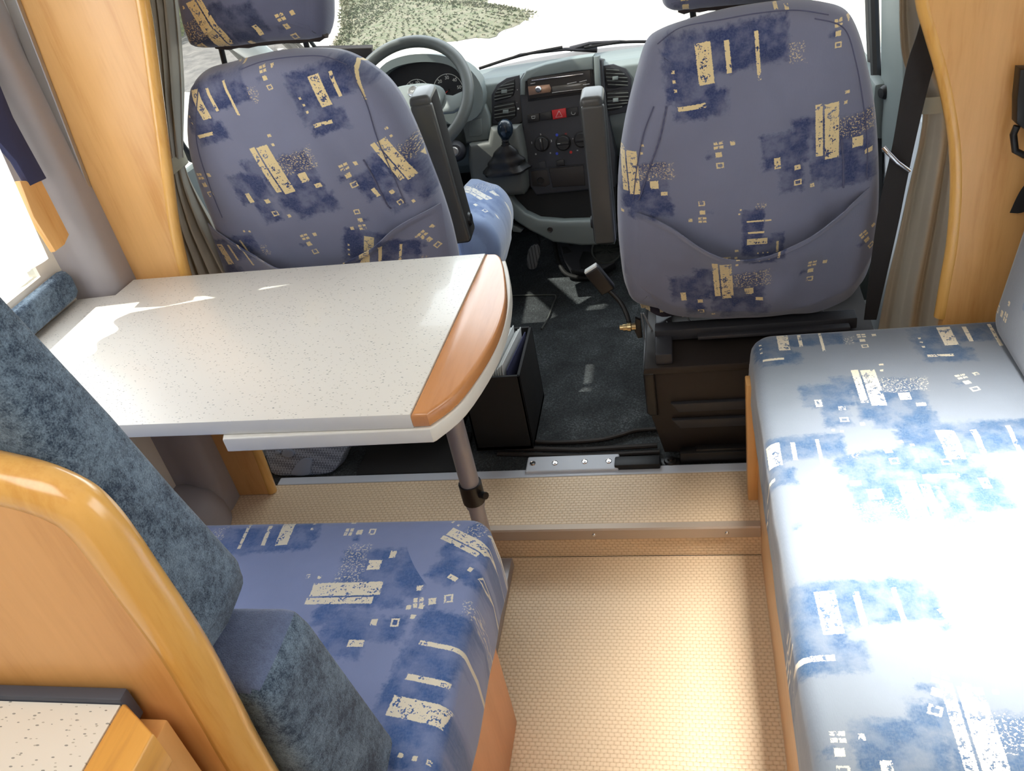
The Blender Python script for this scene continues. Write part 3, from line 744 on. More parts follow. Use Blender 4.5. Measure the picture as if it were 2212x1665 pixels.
mesh_obj('wooden_end', prism(wpts, (0, 0, -.027), .006, 4), M_woodtab, table)
z2 = TZ-.028
leaf = flat([(480, 948), (928, 926)], z2)+smooth_loop(flat([(936, 922), (1000, 868), (1062, 775), (1092, 700), (1102, 640), (1100, 595), (1092, 562)], z2), 4, False)+[Vector((-.43, 1.50, z2)), Vector((-.95, 1.50, z2))]
mesh_obj('extension_leaf', prism(leaf, (0, 0, -.028), .003, 3), M_lamedge, table)
mesh_obj('wall_bracket', box(-1.338, -1.30, 1.0, 1.42, TZ-.06, TZ-.028, .002), M_alu, table)
LX, LY = -.482, 1.272
leg = mesh_obj('leg', merge(tube([(LX, LY, .30), (LX, LY, z2-.028)], .0205, 20), tube([(LX, LY, .03), (LX, LY, .33)], .0175, 20), box(LX-.05, LX+.05, LY-.05, LY+.05, z2-.034, z2-.028, .002)), M_tube, table)
mesh_obj('collar', merge(tube([(LX, LY, .315), (LX, LY, .365)], .0245, 20), tube([(LX+.02, LY-.01, .34), (LX+.035, LY-.02, .345)], .008, 10)), M_black, leg)
mesh_obj('foot', prism([(LX-.018, 1.10, 0), (LX+.018, 1.10, 0), (LX+.018, 1.372, 0), (LX-.018, 1.372, 0)], (0, 0, .032), .004), M_tube, table)

# ---- kitchen counter, lower left
kc = thing('kitchen_counter', (-.92, .0, 0), 'kitchen counter with white speckled worktop and wooden edge at the bottom left corner', 'counter')
mesh_obj('worktop', box(-1.34, -.5283, -.6, .386, .868, .9), M_lam, kc)
mesh_obj('backsplash_strip', box(-1.34, -.526, .387, .400, .868, .906, .002), plain('dark_grey_sealing_strip', srgb(72, 76, 88), .5), kc)
mesh_obj('wooden_edge', prism([(-.528, -.6, .9), (-.480, -.6, .9), (-.480, .360, .9), (-.524, .388, .9), (-.528, .388, .9)], (0, 0, -.045), .003, 3), wood('worn_edge_wood', srgb(226, 168, 84), srgb(196, 140, 74), 'Y', .3, .4), kc)
mesh_obj('cabinet_body', box(-1.34, -.50, -.6, .395, 0, .866, .002), M_wood, kc)

# ---- left wall: bolster, curtain, blind
o = mesh_obj('wall_bolster', puff(rrect(.40, 1.452, .79, .856, .02), lambda u, v, w: Vector((w, u, v)), -1.342, -1.312, .012, 120, 8), M_velvet)
tag(o, 'speckled blue upholstered strip along the left wall above the table', 'wall pad')
SX = -1.255
e0, e1 = PX(112, 556, SX), PX(0, 300, SX)
def sheer_fn(u, v):
    z = e0.z+v*.62; ye = e0.y+(e1.y-e0.y)*(z-e0.z)/(e1.z-e0.z); y = .50+u*(ye-.50)
    return Vector((SX-.012+.010*math.sin(u*70)+.005*math.sin(u*23+1), y, z+(.006*math.sin(u*50) if v == 0 else 0)))
o = mesh_obj('sheer_curtain', sheet(sheer_fn, 140, 12), M_sheer); tag(o, 'sunlit white sheer curtain over the left window', 'curtain')
o = mesh_obj('curtain_tie', prism([PX(-60, 40, -1.272), PX(-20, 170, -1.272), PX(15, 255, -1.272), PX(45, 310, -1.272), PX(88, 387, -1.272), PX(52, 404, -1.272), PX(20, 350, -1.272), PX(-60, 260, -1.272)], (.016, 0, 0), .004), M_navy)
tag(o, 'navy blue cloth tie band beside the left window, above the short wooden board', 'curtain tie')
o = mesh_obj('window_board', prism([PX(30, 392, -1.272), PX(78, 392, -1.272), PX(138, 508, -1.272), PX(128, 530, -1.272), PX(108, 545, -1.272), PX(60, 470, -1.272)], (.014, 0, 0), .003), M_wood)
tag(o, 'short pear-wood board beside the left window behind the white sheer', 'board')

# ---- cab curtains
def curtain(name, Ls, Rs, y0, amp, folds, label, tie_z, seed=0):
    """Ls / Rs: list of (px, py, y) down the left and right edges"""
    t = thing(name, (PY(*Ls[-1]).x, Ls[-1][2], PY(*Ls[-1]).z), label, 'curtain')
    A = smooth_loop([PY(*p) for p in Ls], 10, False); B = smooth_loop([PY(*p) for p in Rs], 10, False)
    def at(c, v): f = v*(len(c)-1); i = min(int(f), len(c)-2); return c[i].lerp(c[i+1], f-i)
    def fn(u, v):
        a, b = at(A, v), at(B, v); p = a.lerp(b, u)
        wid = (b-a).length; ph = folds*2*PI*u+1.3*math.sin(3*u+seed)+.6*ns(u*3, v*2, seed)
        k = min(1, .25+abs(p.z-tie_z)*5)
        s = math.sin(ph); s = s*abs(s)**.3 if abs(s) > 0 else 0
        return p+Vector((0, amp*k*s, 0))
    mesh_obj('cloth', sheet(fn, 110, 90, .002), M_curtain, t)
    # tie band
    vt = min((abs(at(A, k/100).z-tie_z), k/100) for k in range(101))[1]
    a, b = at(A, vt), at(B, vt); d = (b-a)
    def band(u, v):
        an = u*2*PI; c = a.lerp(b, .5); r = d.length/2+.006
        return c+d.normalized()*r*math.cos(an)+Vector((0, (amp+.014)*math.sin(an), 0))+Vector((0, 0, (v-.5)*.032+.012*math.cos(an)))
    mesh_obj('tie_band', sheet(band, 48, 3, .0015), M_band, t)
    return t
curtain('cab_curtain', [(296, -60, 1.70), (308, 60, 1.70), (322, 200, 1.70), (338, 330, 1.70), (343, 385, 1.70), (360, 470, 1.70), (378, 560, 1.70), (395, 640, 1.70)],
        [(372, -60, 1.76), (384, 60, 1.76), (392, 180, 1.76), (394, 300, 1.76), (400, 360, 1.76), (424, 420, 1.76), (466, 500, 1.76), (520, 600, 1.76)], 1.7, .020, 5.5,
        'grey curtain gathered with a tie beside the driver seat', .955)
curtain('cab_curtain', [(1940, -60, 1.74), (1941, 60, 1.74), (1952, 140, 1.74), (1990, 222, 1.74), (1984, 300, 1.74), (1962, 390, 1.74), (1938, 500, 1.74), (1912, 610, 1.74), (1888, 740, 1.74)],
        [(2050, -60, 1.71), (2065, 60, 1.71), (2080, 140, 1.71), (2098, 225, 1.71), (2104, 300, 1.71), (2102, 390, 1.71), (2092, 500, 1.71), (2078, 610, 1.71), (2060, 740, 1.71)], 1.7, .014, 2.4,
        'grey curtain gathered with a tie beside the passenger seat', .905, 4)

# ---- seat belt in front of the right curtain
def ribbon(cs, thick=.0015):
    A = smooth_loop([c[0] for c in cs], 8, False); B = smooth_loop([c[1] for c in cs], 8, False); n = len(A)-1
    return sheet(lambda u, v: A[round(u*n)].lerp(B[round(u*n)], v), n, 3, thick)
yb = 1.665
sb = thing('seat_belt', (.37, 1.66, .5), 'black seat belt strap hanging between the passenger seat and the grey curtain', 'seat belt')
cs = [(PY(a, b, yb), PY(c, d, yb)) for a, b, c, d in ((2012, -60, 2060, 0), (2001, 0, 2044, 60), (1980, 75, 2028, 115), (1956, 151, 2008, 175), (1928, 311, 1978, 300), (1909, 395, 1958, 395), (1893, 480, 1941, 480), (1878, 590, 1916, 590), (1866, 690, 1893, 690))]
mesh_obj('strap', ribbon(cs), M_belt, sb)
mesh_obj('guide', tube([PY(1908, 318, 1.655), PY(1938, 350, 1.645), PY(1964, 369, 1.655)], .0045, 10), M_chrome, sb)
bb = thing('belt_buckle', PY(2200, 330, 1.54), 'black belt buckle hanging on the wooden panel at the right edge', 'belt buckle')
mesh_obj('buckle', prism([PY(2204, 150, 1.56), PY(2240, 150, 1.56), PY(2240, 300, 1.56), PY(2196, 268, 1.56), PY(2197, 215, 1.56)], (0, .03, 0), .004), M_black, bb)
mesh_obj('tongue', tube([PY(2197, 272, 1.56), PY(2189, 290, 1.56), PY(2193, 325, 1.56), PY(2212, 335, 1.56), PY(2240, 330, 1.56)], .006, 10), M_black, bb)
mesh_obj('strap', ribbon([(PY(2240, 370, 1.58), PY(2240, 430, 1.58)), (PY(2205, 410, 1.58), PY(2215, 455, 1.58)), (PY(2181, 459, 1.58), PY(2197, 460, 1.58))]), M_belt, bb)

# ================================================================== CAB SEATS
SN = Vector((0, 1, .20)).normalized()      # seat back planes lean back
def seat_fn(y0):
    return lambda a, b: PP(a, b, (0, y0, .5), SN)
def make_seat(y0, outline_px, placements, label, pocket_top, pocket_bottom, foldseed, base_col, xc):
    base = Vector((xc, y0+.28, .082)); f = seat_fn(y0)
    t = thing('captain_chair', base, label, 'car seat')
    pl = [(k, f(x, y)-base, r, s) for k, x, y, r, s in placements]
    mat = cover('cab_seat_cover', [(k, p.x, p.z, r, s) for k, p, r, s in pl], 'xz', base=base_col, navy=srgb(30, 44, 84), cream=srgb(222, 200, 150))
    O = [f(x, y) for x, y in outline_px]
    O = smooth_loop([(p.x, p.z, 0) for p in O], 4)
    def to3(u, v, w): return Vector((u, y0-(v-.5)*.20+w, v))
    ctr = sum(O, Vector())/len(O)
    def disp(u, v, side):
        if side == 1: return 0
        r = math.hypot((u-ctr.x)/.26, (v-ctr.y)/.32)
        a = .007*ns(u*5, v*1.3, foldseed, 2)+.003*ns(u, v, foldseed+2, 11)
        fold = .009*math.exp(-(((u-ctr.x)-.12+(v-ctr.y)*.35)*38)**2)+.004*math.exp(-(((u-ctr.x)+.17+(v-ctr.y)*.15)*45)**2)
        return a-fold
    b = mesh_obj('backrest', puff([(p.x, p.y) for p in O], to3, -.055, .075, .05, 300, 44, disp, (.022, -.02)), mat, t)
    # back pocket: cloth panel whose top edge sags between two corners
    T = smooth_loop([f(*p) for p in pocket_top], 8, False); Bm = smooth_loop([f(*p) for p in pocket_bottom], 8, False)
    def at(c, v): g = v*(len(c)-1); i = min(int(g), len(c)-2); return c[i].lerp(c[i+1], g-i)
    def pk(u, v):
        p = at(Bm, u).lerp(at(T, u), v); ed = min(1, min(u, 1-u)*7)
        crown = .036*math.sin(PI*min(1, max(0, u)))**.6
        lift = (.010+.030*v**3*math.sin(PI*u)+.012*math.exp(-((u-.30-.4*(1-v))*9)**2)+.010*math.exp(-((u-.75+.3*(1-v))*10)**2)+.005*ns(p.x, p.z, 2, 14))*ed
        rim = .006 if v > .95 else 0
        edge_in = -.022*(1-ed)
        return Vector((p.x, p.y-.046-.018*math.sin(PI*u)*(.6+.4*v)-lift-rim*ed-edge_in*(-1) if False else p.y-.050+.020*(1-ed)**2-.020*math.sin(PI*u)-lift-rim*ed+.022*(1-min(1, v*6)), p.z))
    mesh_obj('back_pocket', sheet(pk, 90, 50, .002), mat, t)
    # piping seams down both sides
    return t, mat, f, base

PO = [(1400, 92), (1378, 160), (1358, 240), (1343, 330), (1337, 440), (1342, 540), (1358, 628), (1400, 652), (1500, 664), (1640, 655), (1780, 638), (1850, 612), (1880, 555), (1893, 480), (1896, 380), (1889, 250), (1872, 150), (1852, 75), (1825, 28), (1780, 12), (1720, 6), (1640, 14), (1560, 28), (1490, 48), (1432, 68)]
PPL = [('B', 1565, 92, 4, 1.0), ('A', 1775, 255, 4, 1.0), ('C', 1548, 300, 3, 1.0), ('A', 1360, 350, 0, .85), ('C', 1740, 540, -3, 1), ('A', 1555, 560, 3, .95), ('C', 1515, 432, 180, .9), ('C', 1860, 490, 30, .9), ('B', 1620, 470, 90, .55), ('C', 1802, 52, 0, .8)]
ps, pmat, pf, pbase = make_seat(1.79, PO, PPL, 'passenger seat seen from behind, blue patterned cover and dangling elastic straps', [(1350, 432), (1440, 448), (1520, 490), (1580, 508), (1650, 500), (1730, 465), (1810, 415), (1880, 378)],
    [(1352, 600), (1440, 652), (1520, 660), (1600, 655), (1680, 648), (1760, 640), (1830, 615), (1884, 540)], 1.0, srgb(114, 117, 137), .115)
DO = [(416, 200), (413, 300), (440, 400), (470, 480), (500, 555), (530, 612), (600, 640), (780, 640), (930, 622), (985, 590), (978, 520), (955, 440), (925, 360), (885, 262), (845, 192), (800, 151), (748, 122), (700, 112), (620, 113), (560, 124), (500, 140), (455, 152), (428, 172)]
DPL = [('A', 612, 335, 10, 1.0), ('B', 735, 155, 8, .85), ('B', 475, 190, 8, .8), ('A', 860, 322, 22, .9), ('C', 768, 350, 10, 1.0), ('C', 460, 375, 8, 1), ('C', 688, 492, 10, 1), ('B', 845, 500, -20, .8), ('B', 520, 515, 10, .75), ('C', 800, 450, 180, .9), ('C', 935, 490, 30, 1), ('C', 590, 148, 10, .8)]
ds, dmat, df, dbase = make_seat(1.80, DO, DPL, 'driver seat seen from behind the table, blue patterned cover with headrest', [(462, 470), (560, 503), (640, 530), (700, 536), (760, 525), (830, 490), (880, 452), (958, 425)],
    [(520, 640), (600, 650), (680, 650), (760, 650), (840, 648), (900, 640), (950, 630), (985, 600)], 5.0, srgb(118, 121, 142), -.87)

from mathutils.bvhtree import BVHTree
def stitched(seat, target, px, r, name, mat, lift=.001, twist=False):
    """a cord lying on the surface of a part, through the given places"""
    me = target.data; base = BASES[seat.name]
    bvh = BVHTree.FromPolygons([v.co+base for v in me.vertices], [tuple(p.vertices) for p in me.polygons])
    P = []
    for q_ in smooth_loop([(a_, b_, 0) for a_, b_ in px], 12, False):
        d = ray(q_.x, q_.y).normalized(); h = bvh.ray_cast(Vector((0, 0, CAM_H)), d)
        if h[0] is not None: P.append(h[0]-d*lift)
    if len(P) > 3:
        R = [r*(1+.35*math.sin(i*2.2)) for i in range(len(P))] if twist else r
        mesh_obj(name, tube(P, R, 8), mat, seat)
def part_of(seat, nm): return [c for c in seat.children if c.name.split('.')[0] == nm][0]
M_seam = plain('seam_thread', srgb(86, 88, 112), .9)
bk = part_of(ps, 'backrest')
stitched(ps, bk, [(1440, 230), (1425, 300), (1400, 370), (1380, 432)], .0016, 'piping', M_seam, .001, True)
stitched(ps, bk, [(1412, 230), (1390, 290), (1376, 360), (1368, 430)], .0011, 'seam', M_seam)
stitched(ps, bk, [(1760, 40), (1822, 60), (1848, 130), (1866, 230), (1874, 320), (1872, 384)], .0011, 'seam', M_seam)
stitched(ps, bk, [(1818, 300), (1822, 350), (1822, 405)], .0018, 'piping', M_seam, .001, True)
stitched(ps, bk, [(1420, 95), (1470, 60), (1560, 42), (1640, 28), (1720, 22), (1790, 32)], .0011, 'seam', M_seam)
bk = part_of(ds, 'backrest')
stitched(ds, bk, [(755, 150), (790, 220), (815, 300), (850, 380), (875, 440)], .0012, 'seam', M_seam)
stitched(ds, bk, [(785, 345), (810, 390), (835, 440), (845, 450)], .0018, 'piping', M_seam, .001, True)
stitched(ds, bk, [(428, 190), (424, 300), (452, 400), (480, 470)], .0011, 'seam', M_seam)
stitched(ds, bk, [(520, 150), (570, 132), (640, 122), (700, 122), (750, 140)], .0011, 'seam', M_seam)

# headrests
def headrest(seat, mat_pl, outline_px, y0, posts, base):
    f = lambda a, b: PP(a, b, (0, y0, 1.1), SN)
    pl = [(k, f(x, y)-base, r, s) for k, x, y, r, s in mat_pl]
    mat = cover('headrest_cover', [(k, p.x, p.z, r, s) for k, p, r, s in pl], 'xz', base=srgb(88, 90, 110), navy=srgb(26, 34, 60), cream=srgb(214, 186, 130))
    O = [f(x, y) for x, y in outline_px]; O = smooth_loop([(p.x, p.z, 0) for p in O], 4)
    h = mesh_obj('headrest', puff([(p.x, p.y) for p in O], lambda u, v, w: Vector((u, y0-(v-1.1)*.20+w, v)), -.04, .06, .032, 200, 24, lambda u, v, s: .003*ns(u, v, 1, 12), (.014, .01)), mat, seat)
    zb = min(p.y for p in O); xa, xb = min(p.x for p in O if p.y < zb+.03), max(p.x for p in O if p.y < zb+.03)
    if xb-xa > .05:
        lo = [p for p in O if p.y < zb+.022]; lo.sort(key=lambda p: p.x)
        pts_ = [Vector((p.x, y0-(p.y-1.1)*.20-.012, p.y+.004)) for p in lo[2:-2]]
        R_ = [.007+.004*abs(math.sin(i*1.7)) for i in range(len(pts_))]
        mesh_obj('torn_hem', tube(pts_, R_, 8), plain('hem_thread', srgb(52, 42, 38), .9), h)
    for (a, b) in posts:
        p = PP(*a, (0, y0+.012, 1.1), SN); q = PP(*b, (0, y0+.012, 1.1), SN); d = (q-p).normalized()
        mesh_obj('headrest_post', tube([p-d*.05, q+d*.05], .0062, 12), M_black, h)
        mesh_obj('post_collar', lathe([(.006, .012), (.014, .010), (.016, 0)], q+d*.006, (0, -.2, 1), 16), M_black, h)
    return h
headrest(ds, [('A', 470, 38, 12, -.95), ('C', 632, 40, 10, 1)], [(385, -60), (396, 20), (410, 70), (432, 98), (520, 96), (600, 86), (692, 80), (710, 60), (712, 10), (706, -60), (690, -90), (400, -90)], 1.775, [((476, 98), (488, 148)), ((657, 80), (666, 112))], dbase)
headrest(ps, [('C', 1480, 0, 0, 1)], [(1434, -70), (1434, -10), (1440, 12), (1465, 20), (1530, 14), (1620, 6), (1690, 2), (1730, -2), (1742, -30), (1735, -90), (1450, -90)], 1.765, [((1495, 14), (1499, 46)), ((1722, -5), (1727, 14))], pbase)

# seat cushions, frames and bases (in front of the backs)
def seat_lower(seat, x0, x1, yb, side, mat, col):
    mesh_obj('seat_cushion', puff(rrect(x0, x1, yb+.10, yb+.56, .07), lambda u, v, w: Vector((u, v, w)), .36, .475, .045, 220, 24, lambda u, v, s: .004*ns(u, v, 4, 9) if s else 0, (0, .01)), mat, seat)
    mesh_obj('seat_frame', box(x0+.03, x1-.03, yb+.08, yb+.52, .345, .375, .01), M_black, seat)
M_dcush = cover('driver_cushion_cover', [('A', .24, .20, 60, 1.0), ('B', .05, .1, 0, 1)], 'xy', base=srgb(128, 148, 186), navy=srgb(62, 92, 140), cream=srgb(230, 225, 215), sheen=.8, rough=.7)
seat_lower(ds, -1.13, -.62, 1.80, 1, M_dcush, None)
# right front bolster of the driver cushion, seen past the table corner
cp = [PY(x, y, 2.12) for x, y in ((968, 474), (1030, 473), (1056, 486), (1074, 510), (1082, 540), (1078, 580), (1066, 610), (966, 630))]
mesh_obj('cushion_bolster', puff([(p.x, p.z) for p in smooth_loop(cp, 4)], lambda u, v, w: Vector((u, w, v)), 2.10, 2.40, .035, 160, 16, lambda u, v, s: .004*ns(u, v, 6, 16), (.03, .02)), M_dcush, ds)
seat_lower(ps, -.14, .38, 1.79, -1, pmat, None)

# armrests folded up beside the seats
def armrest(seat, pts, y0, y1, top_px):
    n = len(pts); f = lambda a, b: PP(a, b, (0, y0, .8), Vector((0, 1, .12)))
    P = [f(*p) for p in pts]
    a = mesh_obj('armrest', prism(smooth_loop(P, 3), (0, y1-y0, 0), .012, 4), M_armrest, seat)
    return a
def armrest2(seat, a, b, w, depth, y0, shell=True):
    """a, b = px centres of lower and upper end, rounded bar"""
    A = PY(*a, y0); B = PY(*b, y0-.10*(PY(*b, y0).z-PY(*a, y0).z)); d = (B-A); L = d.length; d.normalize()
    side = Vector((1, 0, 0)); side = (side-d*side.dot(d)).normalized(); nn = side.cross(d)
    M = Matrix(((side.x, d.x, nn.x, A.x), (side.y, d.y, nn.y, A.y), (side.z, d.z, nn.z, A.z), (0, 0, 0, 1)))
    bm = box(-w/2, w/2, 0, L, -depth/2, depth/2, .012, 4)
    for v in bm.verts:
        k = (v.co.y/L-.5); v.co.x *= 1+.05*k
        if v.co.y > L*.9: v.co.x *= .96
    o = mesh_obj('armrest', xf(bm, M), M_armrest, seat)
    sh = box(-w/2+.002, w/2-.002, L*.93, L+.006, -depth/2-.001, depth/2+.004, .012, 4)
    mesh_obj('end_shell', xf(sh, M), M_armtop, o)
    s2 = box(-w/2+.004, w/2-.001, 0.01, L*.97, depth/2-.012, depth/2+.008, .006, 3)
    if shell: mesh_obj('side_shell', xf(s2, M), M_armtop, o)
    piv = A+d*.05+side*(w/2 if a[0] < 1100 else -w/2)
    mesh_obj('pivot_cap', lathe([(0, .006), (.014, .005), (.018, 0)], piv, side*(1 if a[0] < 1100 else -1), 20), M_black, o)
armrest2(ds, (1002, 512), (912, 200), .056, .075, 1.93)
armrest2(ps, (1309, 515), (1279, 202), .056, .07, 1.93)

# passenger seat base, rails, elastics, buckle stalk
YS = 1.66
def q(a, b, y=YS): return PY(a, b, y)
bx = [Vector((-.122, YS, .37)), Vector((-.119, YS, .30)), Vector((-.097, YS-.0, .094)), Vector((.40, YS, .094)), Vector((.42, YS, .37))]
sbx = mesh_obj('seat_pedestal', prism([(-.128, YS, .345), (-.126, YS, .235), (-.098, YS, .10), (.39, YS, .10), (.39, YS, .345)], (0, .46, 0), .006), M_brownblack, ps)
for z0, z1 in ((.235, .262), (.185, .212)):
    mesh_obj('pedestal_rib', prism([(-.055, YS+.002, z0+.0), (-.072, YS+.002, z1), (.36, YS+.002, z1), (.36, YS+.002, z0)], (0, -.014, 0), .004), M_dashd, sbx)
mesh_obj('pedestal_lid', prism([(-.128, YS-.01, .348), (.40, YS-.01, .348), (.40, YS+.36, .372), (-.118, YS+.36, .372)], (0, 0, .022), .006), M_brownblack, ps)
mesh_obj('pedestal_side_cover', prism([(-.131, YS-.012, .355), (-.131, YS-.012, .235), (-.124, YS-.012, .228), (-.104, YS-.012, .228), (-.104, YS-.012, .355)], (0, .34, 0), .006, 3), M_black, ps)
mesh_obj('seat_slider', merge(box(-.10, .36, YS+.08, YS+.12, .385, .415, .004), box(-.10, -.06, YS, YS+.4, .37, .40, .004), box(.0, .34, YS+.05, YS+.07, .40, .41, .003)), M_dashd, ps)
mesh_obj('rail_cover', merge(box(-.06, .12, 1.625, 1.655, .088, .125, .008), box(-.02, .11, 1.63, 1.65, .122, .132, .004)), M_black, ps)
mesh_obj('floor_bolt', merge(lathe([(0, .012), (.006, .012), (.008, .008), (.014, .007), (.018, 0)], (-.083, 1.632, .093), (0, 0, 1), 20), box(-.108, -.060, 1.618, 1.648, .084, .095, .004)), M_black, ps)
# torn hem hanging under the cover
H0 = smooth_loop([pf(*p) for p in ((1372, 640), (1450, 655), (1540, 660), (1640, 652), (1760, 636), (1850, 612))], 6, False)
H1 = smooth_loop([pf(*p) for p in ((1385, 672), (1440, 690), (1500, 686), (1640, 668), (1760, 655), (1840, 632))], 6, False)
mesh_obj('cover_hem', sheet(lambda u, v: H0[round(u*30)].lerp(H1[round(u*30)], v)+Vector((0, .035-.02*v+.006*math.sin(u*31), 0)), 30, 4, .002), cover('hem_cover', [('B', .0, .38, 0, 1), ('B', -.2, .38, 0, 1), ('A', .15, .38, 0, 1)], 'xz', base=srgb(60, 50, 60), navy=srgb(26, 30, 50)), ps)
for pts, r in (([(1478, 670), (1500, 700), (1530, 704), (1560, 690)], .004), ([(1390, 672), (1410, 710), (1432, 735)], .0035), ([(1440, 690), (1462, 712), (1490, 700)], .003), ([(1626, 655), (1630, 690), (1632, 720)], .004), ([(1775, 645), (1776, 680), (1776, 700)], .004), ([(1385, 672), (1390, 700), (1394, 745)], .0028)):
    mesh_obj('elastic_strap', tube(smooth_loop([pf(*p)+Vector((0, -.01, 0)) for p in pts], 4, False), r, 8, flat=.5), M_elastic, ps)
bs = thing('belt_buckle', PY(1385, 735, 1.72), 'black belt buckle on a bent stalk beside the lower left of the passenger seat', 'belt buckle')
c0 = PY(1296, 604, 1.78); dirn = (PY(1318, 632, 1.78)-PY(1274, 578, 1.78)).normalized()
def orient(c, d, w): 
    s = Vector((0, -1, 0)); s = (s-d*s.dot(d)).normalized(); n_ = d.cross(s); return Matrix(((n_.x, d.x, s.x, c.x), (n_.y, d.y, s.y, c.y), (n_.z, d.z, s.z, c.z), (0, 0, 0, 1)))
mesh_obj('buckle', xf(box(-.019, .019, -.036, .036, -.011, .011, .005, 3), orient(c0, dirn, 0)), M_black, bs)
mesh_obj('buckle_lip', xf(box(-.017, .017, -.040, -.034, -.009, .009, .002), orient(c0, dirn, 0)), M_paper, bs)
mesh_obj('stalk', tube(smooth_loop([c0+dirn*.03, PY(1338, 650, 1.77), PY(1352, 675, 1.75), PY(1359, 697, 1.73)], 5, False), [.006]*16, 10), M_black, bs)
e = PY(1362, 706, 1.725)
mesh_obj('anchor_bolt', merge(lathe([(0, -.026), (.006, -.026), (.007, -.018), (.009, -.018), (.009, -.008), (.011, -.008), (.012, 0), (.009, .002), (.009, .012)], e, (1, .1, -.05), 16)), M_brass, bs)
mesh_obj('lever', prism([PY(1372, 688, 1.73), PY(1384, 692, 1.73), PY(1388, 730, 1.73), PY(1378, 732, 1.73), PY(1370, 715, 1.73)], (0, .012, 0), .003), M_black, bs)

# storage box with papers beside the driver seat
bxz = .335
sx = thing('storage_box', (-.52, 1.80, .096), 'open black storage box holding papers on the dark mat beside the driver seat', 'box')
x0, x1, y0, y1 = -.60, -.442, 1.70, 1.94
mesh_obj('box_body', merge(box(x0, x1, y0, y0+.008, .096, bxz, .002), box(x0, x1, y1-.008, y1, .096, bxz, .002), box(x0, x0+.008, y0, y1, .096, bxz, .002), box(x1-.008, x1, y0, y1, .096, bxz, .002), box(x0, x1, y0, y1, .096, .108)), M_blackm, sx)
fld = thing('folder', (-.50, 1.82, .10), 'dark folder stuffed with pale papers standing in the black box', 'folder')
def leaf_(dx, th, h, rot, mat, nm):
    bm = box(-th/2, th/2, -.10, .085, 0, h, .0005)
    bmesh.ops.transform(bm, matrix=Matrix.Translation((-.512+dx, 1.82, .109)) @ Matrix.Rotation(rot, 4, 'Y') @ Matrix.Rotation(-.12, 4, 'Z'), verts=bm.verts)
    mesh_obj(nm, bm, mat, fld)
leaf_(.024, .003, .232, .10, M_navy, 'cover'); leaf_(-.014, .003, .20, .02, M_navy, 'cover')
for i in range(7): leaf_(-.009+.004*i, .0026, .236+.006*((i*5) % 4), .03+.010*i, M_paper, 'paper_sheet')

# driver seat pedestal and embossed plastic step cover below the table
mesh_obj('seat_pedestal', box(-1.08, -.66, 1.80, 2.28, .082, .34, .008), M_blackm, ds)
ec = thing('embossed_cover', (-1.08, 1.66, .09), 'grey embossed cover with smooth disc and arch, under the table', 'cover')
ECN = Vector((0, 1, -.55)).normalized()
def ef(a, b, off=0): p = PP(a, b, (0, 1.645, .10), Vector((0, 1, -.9)).normalized()); return p+Vector((0, -.7, .7))*off
body = [ef(572, 975), ef(590, 960), (ef(660, 952)), ef(742, 962), ef(740, 985), ef(728, 1010), ef(705, 1024), ef(640, 1028), ef(592, 1026), ef(580, 1005)]
mesh_obj('body', prism(smooth_loop(body, 3), (0, .05, -.02), .006, 3), M_emboss, ec)
arch = [ef(632, 1026, .006), ef(640, 1006, .006), ef(652, 993, .006), ef(668, 990, .006), ef(675, 998, .006), ef(672, 1012, .006), ef(668, 1026, .006)]
mesh_obj('arch_panel', prism(smooth_loop(arch, 3), (0, .01, -.005), .002), M_panelblue, ec)
disc = [ef(624+13*math.cos(a), 980+9*math.sin(a), .006) for a in [k*2*PI/24 for k in range(24)]]
mesh_obj('round_plug', prism(disc, (0, .01, -.005), .0015), M_panelblue, ec)
mesh_obj('plug', prism([ef(601+6*math.cos(a), 978+4*math.sin(a), .006) for a in [k*2*PI/16 for k in range(16)]], (0, .01, -.005), .001), M_panelblue, ec)

# ---- floor mats
mt = thing('rubber_mat', (-.35, 1.85, .083), 'dark carpet mat with a wavy rubber front edge between the cab seats', 'mat')
Z0 = .083
mp = [PZ(a, b, Z0+.012) for a, b in ((1060, 935), (1130, 950), (1200, 954), (1290, 949), (1340, 938), (1375, 928), (1418, 925), (1414, 850), (1400, 760), (1380, 660))]+[Vector((-.20, 2.3, Z0+.012)), Vector((-.62, 2.3, Z0+.012)), Vector((-.62, 1.80, Z0+.012))]
mesh_obj('carpet', prism(mp, (0, 0, -.010), .003), M_carpet, mt)
mesh_obj('wavy_edge', tube(smooth_loop([p+Vector((0, -.004, .001)) for p in mp[:7]], 5, False), .0055, 8), M_brownblack, mt)
mesh_obj('front_edge', merge(tube([PZ(1075, 968, Z0+.01), PZ(1250, 972, Z0+.01), PZ(1420, 962, Z0+.01)], .007, 8, flat=1), tube([PZ(1075, 980, Z0+.006), PZ(1250, 985, Z0+.006), PZ(1425, 976, Z0+.006)], .006, 8)), M_brownblack, mt)
mesh_obj('stitched_border', tube(smooth_loop([(-.64, 2.571, Z0+.003), (-.50, 2.556, Z0+.003), (-.474, 2.54, Z0+.003), (-.478, 2.49, Z0+.003), (-.485, 2.40, Z0+.003), (-.50, 2.33, Z0+.003)], 4, False), .003, 6), M_dashm, mt)
st = mesh_obj('mounting_strip', box(-.222, -.108, 1.604, 1.640, .094, .112, .004), M_seal)
tag(st, 'dark blue-black plastic strip on the painted sill, left of the passenger seat base', 'strip')
bm = merge(box(-.93, -.63, 1.62, 1.79, .083, .096, .006))
o = mesh_obj('rubber_mat', bm, M_blackm); tag(o, 'black rubber mat behind the driver seat, below the table', 'mat')

